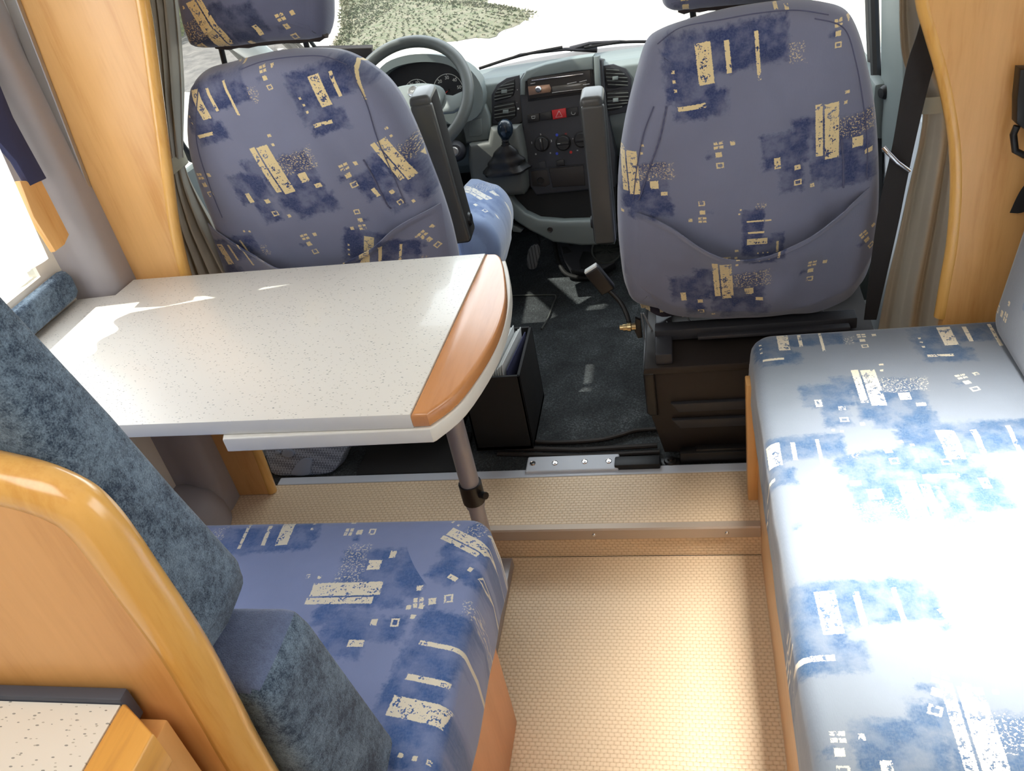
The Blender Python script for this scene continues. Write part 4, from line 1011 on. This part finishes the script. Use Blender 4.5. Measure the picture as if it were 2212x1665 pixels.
# ================================================================== DASHBOARD
FN = Vector((0, -1, .25)).normalized()       # facing direction of the fascia
def F(a, b, off=0, y0=2.66): return PP(a, b, (0, y0, .75), FN)+FN*off
FU = Vector((0, .25, 1)).normalized()
dash = thing('dashboard', (-.4, 2.8, .082), 'grey and black dashboard with radio, air vents and heater knobs under the windscreen', 'dashboard')
# main moulding: cross-section swept over the width
def dash_top(u, v):
    x = XL+.002+u*(XR-XL-.004)
    prof = [(3.08, .735), (2.95, .760), (2.85, .778), (2.77, .792), (2.715, .798), (2.69, .785), (2.683, .76), (2.672, .70), (2.665, .62), (2.70, .54), (2.78, .48), (2.95, .44)]
    g = v*(len(prof)-1); i = min(int(g), len(prof)-2); t = g-i
    y = prof[i][0]*(1-t)+prof[i+1][0]*t; z = prof[i][1]*(1-t)+prof[i+1][1]*t
    bow = .03*(1-((x+.30)/.85)**2); y -= 0 if v < .1 else bow*.6; z += bow*.35 if v < .6 else 0
    return Vector((x, y, z))
mesh_obj('fascia', sheet(dash_top, 60, 60), M_dash, dash)
# centre console: dark block with arched grey brow
cc = [F(1124, 172), F(1132, 158), F(1150, 150), F(1290, 125), F(1302, 128), F(1306, 160), F(1312, 230), F(1330, 330), F(1330, 402), F(1160, 420), F(1146, 400), F(1136, 330), F(1128, 240)]
con = mesh_obj('centre_console', prism([p+FN*.020 for p in cc], -FN*.10, .006, 3), M_dashd, dash)
brow = [F(1127, 205, .03), F(1128, 172, .03), F(1140, 152, .03), F(1180, 138, .03), F(1235, 126, .03), F(1283, 120, .03), F(1284, 150, .03), F(1240, 154, .03), F(1190, 162, .03), F(1152, 168, .03), F(1138, 176, .03), F(1137, 205, .03)]
mesh_obj('console_brow', prism(brow, -FN*.05+Vector((0, .03, 0)), .005, 3), M_dash, dash)
mesh_obj('console_rib', prism([F(1284, 122, .032), F(1296, 120, .032), F(1300, 195, .032), F(1288, 200, .032)], -FN*.05, .004), M_dash, dash)
# radio
rd = thing('car_radio', F(1210, 185, .02), 'slot-in car radio with round knob and chrome front in the middle of the dashboard', 'radio')
RT = [(1142, 168), (1277, 150), (1281, 195), (1146, 213)]
mesh_obj('surround', prism([F(a, b, .024) for a, b in ((1138, 164), (1281, 146), (1285, 199), (1143, 218))], -FN*.012, .002), M_black, rd)
mesh_obj('faceplate', prism([F(a, b, .030) for a, b in RT], -FN*.012, .003), M_brownblack, rd)
mesh_obj('display', prism([F(a, b, .033) for a, b in ((1195, 186), (1268, 176), (1270, 188), (1197, 198))], -FN*.004, .001), plain('radio_display', srgb(90, 86, 80), .15), rd)
mesh_obj('button_panel', prism([F(a, b, .033) for a, b in ((1144, 186), (1190, 181), (1194, 190), (1192, 198), (1146, 205))], -FN*.004, .001), plain('radio_panel', srgb(150, 120, 100), .3, .6), rd)
mesh_obj('volume_knob', lathe([(0, .014), (.006, .014), (.0075, .012), (.0095, .010), (.0105, 0)], F(1167, 192, .030), FN, 24), M_chrome, rd)
mesh_obj('disc_slot', prism([F(a, b, .0335) for a, b in ((1152, 172), (1262, 158), (1262, 160), (1152, 174))], -FN*.004, .0003), M_chrome, rd)
for a0, b0, a1, b1 in ((1196, 199, 1268, 190), (1228, 180, 1248, 176), (1254, 176, 1270, 172), (1266, 190, 1276, 188), (1262, 182, 1276, 180), (1150, 180, 1160, 178)):
    mesh_obj('chrome_key', tube([F(a0, b0, .035), F(a1, b1, .035)], .0012, 6), M_chrome, rd)
# buttons row
def btn(pts, mat, name, off=.026): return mesh_obj(name, prism([F(a, b, off) for a, b in pts], -FN*.010, .0015), mat, dash)
btn([(1141, 247), (1167, 243), (1168, 260), (1143, 264)], M_black, 'switch')
btn([(1169, 243), (1193, 239), (1195, 256), (1170, 259)], M_black, 'switch')
hz = btn([(1194, 237), (1224, 232), (1226, 252), (1197, 257)], M_red, 'hazard_switch')
hz['label'] = 'red hazard switch'
btn([(1227, 233), (1250, 229), (1252, 248), (1228, 251)], M_black, 'switch')
tri = [F(a, b, .0275) for a, b in ((1210, 238), (1217, 250), (1203, 252), (1210, 238))]
mesh_obj('triangle_print', tube(tri, .0006, 4), M_symbol, hz)
def Fm(a, b, off, s=1):
    return frame(F(a, b, off), Vector((1, 0, 0)), FU)
mesh_obj('switch_print', tube([F(1151, 250, .027), F(1159, 249, .027), F(1158, 254, .027), F(1152, 255, .027), F(1151, 250, .027)], .0005, 4), M_symbol, dash)
mesh_obj('switch_print', tube([F(1237, 240, .027), F(1236, 244, .027), F(1239, 246, .027), F(1243, 246, .027), F(1245, 242, .027)], .0005, 4), M_symbol, dash)
# heater knobs
def knob(a, b, bar, nm='heater_knob'):
    k = mesh_obj(nm, lathe([(0, .012), (.020, .012), (.0225, .009), (.024, 0), (.0265, 0), (.0265, -.003)], F(a, b, .022), FN, 32), M_black, dash)
    c, s = math.cos(bar), math.sin(bar); R_ = Vector((1, 0, 0)); d = R_*c+FU*s; o_ = R_*-s+FU*c; C0 = F(a, b, .034)
    mesh_obj('knob_grip', prism([C0-d*.019-o_*.005, C0+d*.019-o_*.005, C0+d*.019+o_*.005, C0-d*.019+o_*.005], FN*.007, .002), M_black, k)
    mesh_obj('knob_mark', tube([C0+d*.008+FN*.0075, C0+d*.017+FN*.0075], .0008, 6), M_symbol, k)
knob(1173, 309, PI/2+.05); knob(1219, 307, PI-.05); knob(1258, 300, 0)
def sym(txt, a, b, size, mat, rot=0):
    M = Fm(a, b, .0215) @ Matrix.Rotation(rot, 4, 'Z'); mesh_obj('print', text_bm(txt, size, M), mat, con)
sym('1', 1151, 307, .010, M_symbol); sym('2', 1170, 290, .010, M_symbol); sym('3', 1193, 303, .010, M_symbol)
sym('*', 1160, 333, .014, M_symbol); sym('≡', 1191, 329, .009, M_symbol); sym('≀≀≀', 1224, 288, .010, M_symred); sym('≈', 1240, 298, .010, M_symbol); sym('≈', 1249, 323, .010, M_symbol)
for a, b, m in ((1205, 330, M_symblue), (1235, 327, M_symred), (1205, 290, M_symblue)):
    mesh_obj('print', lathe([(0, .0005), (.0045, .0005), (.0045, 0)], F(a, b, .0212), FN, 16), m, con)
btn([(1203, 345), (1220, 342), (1222, 354), (1205, 357)], M_black, 'switch', .028)
btn([(1166, 348), (1180, 346), (1182, 360), (1168, 362)], M_dashd, 'switch', .024)
# lower console: lighter socket, ashtray lid
cy = F(1170, 388, .018)
mesh_obj('socket_recess', prism([F(a, b, .022) for a, b in ((1149, 368), (1184, 364), (1190, 396), (1180, 402), (1152, 400))], -FN*.006, .003), M_brownblack, dash)
mesh_obj('power_socket', lathe([(.004, .004), (.009, .004), (.011, .008), (.0125, .008), (.0135, 0)], cy, FN, 24), M_black, dash)
mesh_obj('ashtray_lid', prism([F(a, b, .026) for a, b in ((1188, 362), (1262, 355), (1266, 398), (1196, 402))], -FN*.01, .003), M_brownblack, dash)
mesh_obj('console_seam', merge(tube([F(1148, 362, .021), F(1265, 352, .021)], .001, 4)), M_seal, dash)

# air vents
def vent(name, outline, slats, mat=M_dashd):
    o = mesh_obj(name, prism([F(a, b, .012) for a, b in outline], -FN*.02, .004, 2), M_seal, dash)
    for s in slats:
        mesh_obj('slat', tube([F(a, b, .0145) for a, b in s], .0016, 6, flat=1.2), M_dashm, o)
    return o
def vent_pair(x):   # left vents
    pass
for nm, ol, rows in (('air_vent', [(1069, 216), (1070, 200), (1080, 186), (1096, 176), (1113, 170), (1114, 192), (1110, 206), (1100, 212), (1070, 219)], [[(1083, 186), (1112, 180)], [(1077, 193), (1112, 186)], [(1073, 200), (1111, 193)], [(1070, 208), (1110, 200)], [(1070, 215), (1106, 207)]]),
        ('air_vent', [(1068, 226), (1095, 221), (1112, 218), (1116, 234), (1116, 250), (1105, 258), (1075, 262), (1069, 256)], [[(1070, 231), (1113, 223)], [(1070, 239), (1114, 231)], [(1070, 247), (1115, 239)], [(1070, 254), (1114, 247)]]),
        ('air_vent', [(1307, 144), (1325, 146), (1345, 152), (1356, 168), (1357, 184), (1330, 190), (1312, 190), (1308, 176)], [[(1310, 150), (1338, 152)], [(1310, 158), (1350, 160)], [(1310, 166), (1356, 168)], [(1312, 174), (1357, 176)], [(1314, 182), (1357, 184)]]),
        ('air_vent', [(1311, 198), (1330, 194), (1358, 194), (1357, 224), (1335, 236), (1313, 240), (1311, 225)], [[(1313, 202), (1358, 200)], [(1313, 210), (1358, 208)], [(1313, 218), (1358, 216)], [(1313, 226), (1356, 222)], [(1313, 234), (1345, 230)]])):
    v_ = vent(nm, ol, rows)
    cx_ = sum(p[0] for p in ol)/len(ol); cy_ = sum(p[1] for p in ol)/len(ol)
    mesh_obj('vent_tab', prism([F(cx_-6, cy_-4, .019), F(cx_+6, cy_-5, .019), F(cx_+6, cy_+3, .019), F(cx_-6, cy_+4, .019)], -FN*.006, .001), M_dash, v_)
mesh_obj('vent_trim', prism([F(a, b, .006) for a, b in ((1064, 268), (1062, 205), (1074, 182), (1095, 168), (1122, 162), (1130, 262), (1110, 272))], -FN*.015, .004), M_dashd, dash)
mesh_obj('vent_trim', prism([F(a, b, .006) for a, b in ((1300, 142), (1325, 138), (1352, 148), (1364, 170), (1364, 240), (1310, 250), (1302, 200))], -FN*.015, .004), M_dashd, dash)
sym('v', 1120, 193, .007, M_symbol); sym('-', 1119, 220, .009, M_symbol); sym('●', 1122, 234, .008, M_symbol)
# gauge cowl, gauges
def ring_band(outer, inner, off0, depth, bev=.004):
    bm = bmesh.new(); n = len(outer)
    A = [bm.verts.new(F(*p, off0)) for p in outer]; B = [bm.verts.new(F(*p, off0)) for p in inner]
    C_ = [bm.verts.new(F(*p, off0)-FN*depth) for p in outer]; D = [bm.verts.new(F(*p, off0)-FN*depth) for p in inner]
    for i in range(n):
        j = (i+1) % n
        bm.faces.new((A[i], A[j], B[j], B[i])); bm.faces.new((C_[i], D[i], D[j], C_[j])); bm.faces.new((A[i], C_[i], C_[j], A[j])); bm.faces.new((B[i], B[j], D[j], D[i]))
    return bm
N_ = 48
def ell(pts): return [(p.x, p.y) for p in resample([(q_.x, q_.y, 0) for q_ in smooth_loop([(a, b, 0) for a, b in pts], 8)], N_)]
out_ = ell([(818, 190), (822, 165), (845, 136), (885, 120), (930, 116), (975, 122), (1012, 138), (1040, 168), (1052, 200), (1046, 240), (1010, 262), (920, 262), (840, 240)])
inn_ = ell([(834, 190), (838, 166), (858, 148), (890, 137), (930, 133), (970, 137), (996, 150), (1008, 175), (1010, 205), (1000, 225), (970, 232), (900, 232), (850, 222)])
# align starts
def align(o_, i_):
    best = min(range(N_), key=lambda s: sum((o_[k][0]-i_[(k+s) % N_][0])**2+(o_[k][1]-i_[(k+s) % N_][1])**2 for k in range(N_))); return [i_[(k+best) % N_] for k in range(N_)]
inn_ = align(out_, inn_)
mesh_obj('gauge_cowl', ring_band(out_, inn_, .060, .10), M_dash, dash)
ip = mesh_obj('instrument_panel', prism([F(a, b, .012) for a, b in out_[::2]], -FN*.01), M_dkgrid, dash)
def gauge(a, b, r, labels, needle, lo, hi):
    c = F(a, b, .014)
    g_ = mesh_obj('gauge', lathe([(0, .001), (r, .001), (r, 0)], c, FN, 40), M_dkgrid, ip)
    pts = [c+FN*.002+(Vector((1, 0, 0))*math.cos(t)+FU*math.sin(t))*r*.97 for t in [lo+(hi-lo)*k/40 for k in range(41)]]
    mesh_obj('scale_ring', tube(pts, .0011, 5), M_symbol, g_)
    for i, l in enumerate(labels):
        t = hi+(lo-hi)*(i+1)/len(labels) if len(labels) else 0
        d = Vector((1, 0, 0))*math.cos(t)+FU*math.sin(t)
        mesh_obj('numeral', text_bm(l, .0145, frame(c+FN*.002+d*r*.74, (1, 0, 0), FU)), M_symbol, g_)
        mesh_obj('tick', tube([c+FN*.002+d*r*.88, c+FN*.002+d*r*.97], .0008, 4), M_symbol, g_)
    d = Vector((1, 0, 0))*math.cos(needle)+FU*math.sin(needle)
    mesh_obj('needle', tube([c+FN*.004, c+FN*.004+d*r*.6], [.0014, .0006], 6), M_symred, g_)
    mesh_obj('needle_cap', lathe([(0, .006), (.003, .006), (.004, 0)], c, FN, 12), M_seal, g_)
gauge(971, 194, .050, ['10', '20', '30', '40', '50', '60'], PI*1.22, -.62, PI*1.08+.3)
gauge(905, 202, .045, ['50', '70', '90', '110', '130', '150'], PI*1.2, -.62, PI*1.08)
# grey panel with blanking plate between cowl and console, column stalk
mesh_obj('lower_panel', prism([F(a, b, .030) for a, b in ((1000, 262), (1048, 215), (1062, 250), (1062, 300), (1010, 308), (1006, 285))], -FN*.04, .006, 3), M_dash, dash)
bp = [F(a, b, .033) for a, b in ((1020, 258), (1044, 254), (1046, 288), (1042, 292), (1019, 293), (1017, 275))]
mesh_obj('blanking_plate', prism(bp, -FN*.006, .002), M_dash, dash)
mesh_obj('stalk_lever', tube([F(1000, 240, .06), F(1022, 212, .05), F(1030, 202, .05)], [.006, .008, .010], 10, flat=1.4), M_dashm, dash)
# console side, gear lever housing
gh = [F(1062, 262, .09), F(1108, 268, .10), F(1140, 268, .03), F(1140, 330, .05), F(1146, 400, .05), F(1130, 415, .06), F(1040, 414, .10), F(1030, 360, .10), F(1040, 320, .10)]
mesh_obj('gear_lever_housing', prism([F(a, b, .085) for a, b in ((1024, 305), (1064, 300), (1070, 270), (1130, 266), (1142, 330), (1146, 398), (1140, 412), (1100, 416), (1042, 414), (1028, 380), (1022, 340))], -FN*.16, .02, 4), M_dashm, dash)
gl_ = thing('gear_lever', F(1105, 370, .09), 'short gear lever with glossy knob and leather gaiter on the dashboard', 'gear lever')
bt = F(1104, 362, .085); tp = F(1108, 304, .125)
def gaiter():
    bm = bmesh.new(); rows = []
    for k in range(13):
        t = k/12; c = bt.lerp(tp, t); hw = .062*(1-t)**.75+.015; hh = .036*(1-t)+.013; row = []
        for i in range(28):
            a = 2*PI*i/28; f = 1+.10*math.sin(a*5+t*5)*(1-t)+.06*math.sin(t*18)
            row.append(bm.verts.new(c+Vector((1, 0, 0))*math.cos(a)*hw*f+Vector((0, .2, .0)).normalized()*math.sin(a)*hh*f))
        rows.append(row)
    for a, b in zip(rows, rows[1:]):
        for i in range(28): bm.faces.new((a[i], a[(i+1) % 28], b[(i+1) % 28], b[i]))
    return bm
mesh_obj('gaiter', gaiter(), M_black, gl_)
ax_ = (tp-bt).normalized()
mesh_obj('lever_rod', lathe([(.011, -.01), (.012, .008), (.010, .012), (.012, .018), (.009, .024), (.011, .03)], tp, ax_, 20), M_black, gl_)
mesh_obj('knob', lathe([(0, .084), (.012, .082), (.021, .073), (.0245, .058), (.024, .044), (.019, .034), (.015, .026)], tp, ax_, 28), plain('glossy_knob', srgb(28, 40, 52), .06, 0), gl_)
# lower trays
lt = [(1085, 412), (1100, 445), (1120, 470), (1150, 490), (1200, 515), (1260, 522), (1330, 520), (1330, 480), (1330, 465), (1290, 468), (1220, 470), (1170, 466), (1140, 452), (1118, 430), (1106, 412)]
mesh_obj('tray_rim', prism([F(a, b, .06) for a, b in lt], -FN*.06, .008, 3), M_dash, dash)
mesh_obj('tray_pocket', prism([F(a, b, .0) for a, b in ((1098, 412), (1330, 395), (1330, 475), (1180, 475), (1130, 455))], -FN*.02), M_blackm, dash)
mesh_obj('side_panel', prism([F(a, b, .055) for a, b in ((1038, 416), (1084, 412), (1090, 440), (1108, 474), (1068, 480), (1052, 455))], -FN*.10, .004), M_dash, dash)
mesh_obj('tray_foot', prism([F(a, b, .05) for a, b in ((1109, 478), (1135, 490), (1130, 496), (1114, 494))], -FN*.04, .003), M_dash, dash)
for a, b in ((1194, 488),): mesh_obj('screw_hole', lathe([(0, .001), (.006, .001), (.0075, .003), (.009, 0)], F(a, b, .062), FN, 18), M_brownblack, dash)
# floor bracket with cup holder below the tray
fb = thing('cup_holder', PZ(1270, 570, .1), 'grey plastic floor console with a dark cup holder below the dashboard tray', 'cup holder')
GN = Vector((0, -.75, 1)).normalized()
def G(a, b, off=0): return PP(a, b, (0, 2.66, .11), GN)+GN*off
mesh_obj('body', prism([G(a, b, .03) for a, b in ((1207, 517), (1300, 515), (1335, 540), (1330, 575), (1300, 592), (1260, 596), (1235, 590), (1216, 560))], -GN*.05, .006, 3), M_dashd, fb)
mesh_obj('cup_recess', lathe([(.048, .0), (.050, .004), (.053, .006), (.056, 0)], G(1312, 548, .032), GN, 32), M_dashm, fb)
mesh_obj('cup_floor', lathe([(0, .002), (.048, .002), (.048, 0)], G(1312, 548, .030), GN, 32), M_seal, fb)
mesh_obj('slot', prism([G(a, b, .034) for a, b in ((1262, 552), (1275, 552), (1285, 570), (1280, 588), (1258, 588), (1254, 572))], -GN*.006, .002), M_seal, fb)
mesh_obj('slot', prism([G(a, b, .034) for a, b in ((1216, 541), (1228, 541), (1238, 552), (1220, 556))], -GN*.006, .002), M_seal, fb)
for a, b in ((1236, 533), (1288, 528)): mesh_obj('screw_hole', lathe([(0, .001), (.007, .001), (.009, .003), (.010, 0)], G(a, b, .03), GN, 16), M_seal, fb)
mesh_obj('edge_gasket', tube(smooth_loop([G(a, b, .0) for a, b in ((1197, 520), (1205, 560), (1222, 590), (1255, 600), (1290, 600))], 4, False), .008, 8), M_blackm, fb)
# pedal
pd = thing('accelerator_pedal', PZ(1152, 560, .12), 'accelerator pedal with silver ribbed tread hanging below the tray', 'pedal')
pp = smooth_loop([PY(a, b, 2.72) for a, b in ((1148, 532), (1162, 529), (1167, 545), (1162, 565), (1157, 580), (1142, 581), (1138, 566), (1140, 545))], 3)
mesh_obj('tread', prism(pp, (0, .012, 0), .003), M_tread, pd)
mesh_obj('arm', tube([PY(1162, 533, 2.725), PY(1166, 522, 2.73), PY(1158, 500, 2.76), PY(1150, 480, 2.8)], .004, 8), M_seal, pd)

# ---- steering wheel
SWC = Vector((-.80, 2.45, .845)); TI = math.radians(45)
WU = Vector((0, math.cos(TI), math.sin(TI))); WX = Vector((1, 0, 0)); WN = WX.cross(WU)
sw = thing('steering_wheel', SWC, 'grey steering wheel with round badge in front of the gauges', 'steering wheel')
RW = .184
def wc(r, t, h=0): return SWC+(WX*math.cos(t)+WU*math.sin(t))*r+WN*h
bm = bmesh.new(); rows = []
for k in range(72):
    t = 2*PI*k/72; c = wc(RW, t); rr = WX*math.cos(t)+WU*math.sin(t); rows.append([bm.verts.new(c+(rr*math.cos(a)*.0175+WN*math.sin(a)*.0185)) for a in [2*PI*i/14 for i in range(14)]])
for k in range(72):
    for i in range(14): bm.faces.new((rows[k][i], rows[(k+1) % 72][i], rows[(k+1) % 72][(i+1) % 14], rows[k][(i+1) % 14]))
mesh_obj('rim', bm, M_wheel, sw)
def wp(x, y, h=0): return SWC+WX*x+WU*y+WN*h
pad = smooth_loop([wp(x, y, -.01) for x, y in ((-.10, .030), (-.05, .052), (0, .056), (.05, .052), (.10, .030), (.098, -.02), (.06, -.062), (0, -.072), (-.06, -.062), (-.098, -.02))], 4)
mesh_obj('hub_pad', prism(pad, -WN*.04, .012, 4), M_dash, sw)
for s in (-1, 1):
    sp = [wp(s*.085, .018, -.025), wp(s*.13, .004, -.02), wp(s*.182, .010, -.004), wp(s*.184, -.035, -.004), wp(s*.13, -.050, -.02), wp(s*.08, -.045, -.025)]
    mesh_obj('spoke', prism(sp, -WN*.014, .004), M_dash, sw)
bd = mesh_obj('badge', lathe([(.013, .003), (.0165, .004), (.019, .002), (.0195, 0)], wp(.012, .024, -.008), WN, 32), M_chrome, sw)
mesh_obj('badge_plate', lathe([(0, .003), (.0135, .002), (.0135, 0)], wp(.012, .024, -.008), WN, 32), M_panelblue, bd)
mesh_obj('badge_letters', text_bm('FIAT', .0085, frame(wp(.012, .024, -.0045), WX, WU)), M_symbol, bd)
colm = [SWC-WN*.03, SWC-WN*.10, SWC-WN*.22]
mesh_obj('column_shroud', tube([SWC-WN*.035+Vector((0, 0, -.02)), SWC-WN*.10+Vector((0, 0, -.03)), SWC-WN*.20+Vector((0, 0, -.03))], [.045, .06, .06], 16, flat=1.1), M_dashd, sw)
ig = F(1000, 318, .10)
mesh_obj('ignition_housing', lathe([(.018, .02), (.026, .012), (.032, -.03), (.034, -.10)], ig, FN+Vector((.25, 0, .1)), 24), M_dashd, sw)
mesh_obj('ignition_lock', lathe([(0, .006), (.009, .006), (.0105, .008), (.0135, .006), (.015, 0)], ig+FN*.018, FN+Vector((.25, 0, .1)), 24), M_alu, sw)
mesh_obj('stalk', tube([SWC-WN*.06, wp(.10, -.02, -.06), wp(.155, -.01, -.055)], [.006, .007, .009], 10), M_dashm, sw)

# screen on the dashboard, left of the wheel
tb = thing('dash_screen', PY(745, 155, 2.80), 'flat black screen standing on the dashboard left of the steering wheel', 'screen')
mesh_obj('case', prism([PY(672, 106, 2.80), PY(803, 103, 2.80), PY(808, 160, 2.80), PY(672, 168, 2.80)], (0, .02, .006), .003), M_brownblack, tb)
mesh_obj('mount', tube([PY(664, 80, 2.81), PY(690, 115, 2.81), PY(740, 172, 2.82), PY(740, 215, 2.86)], .007, 8), M_seal, tb)
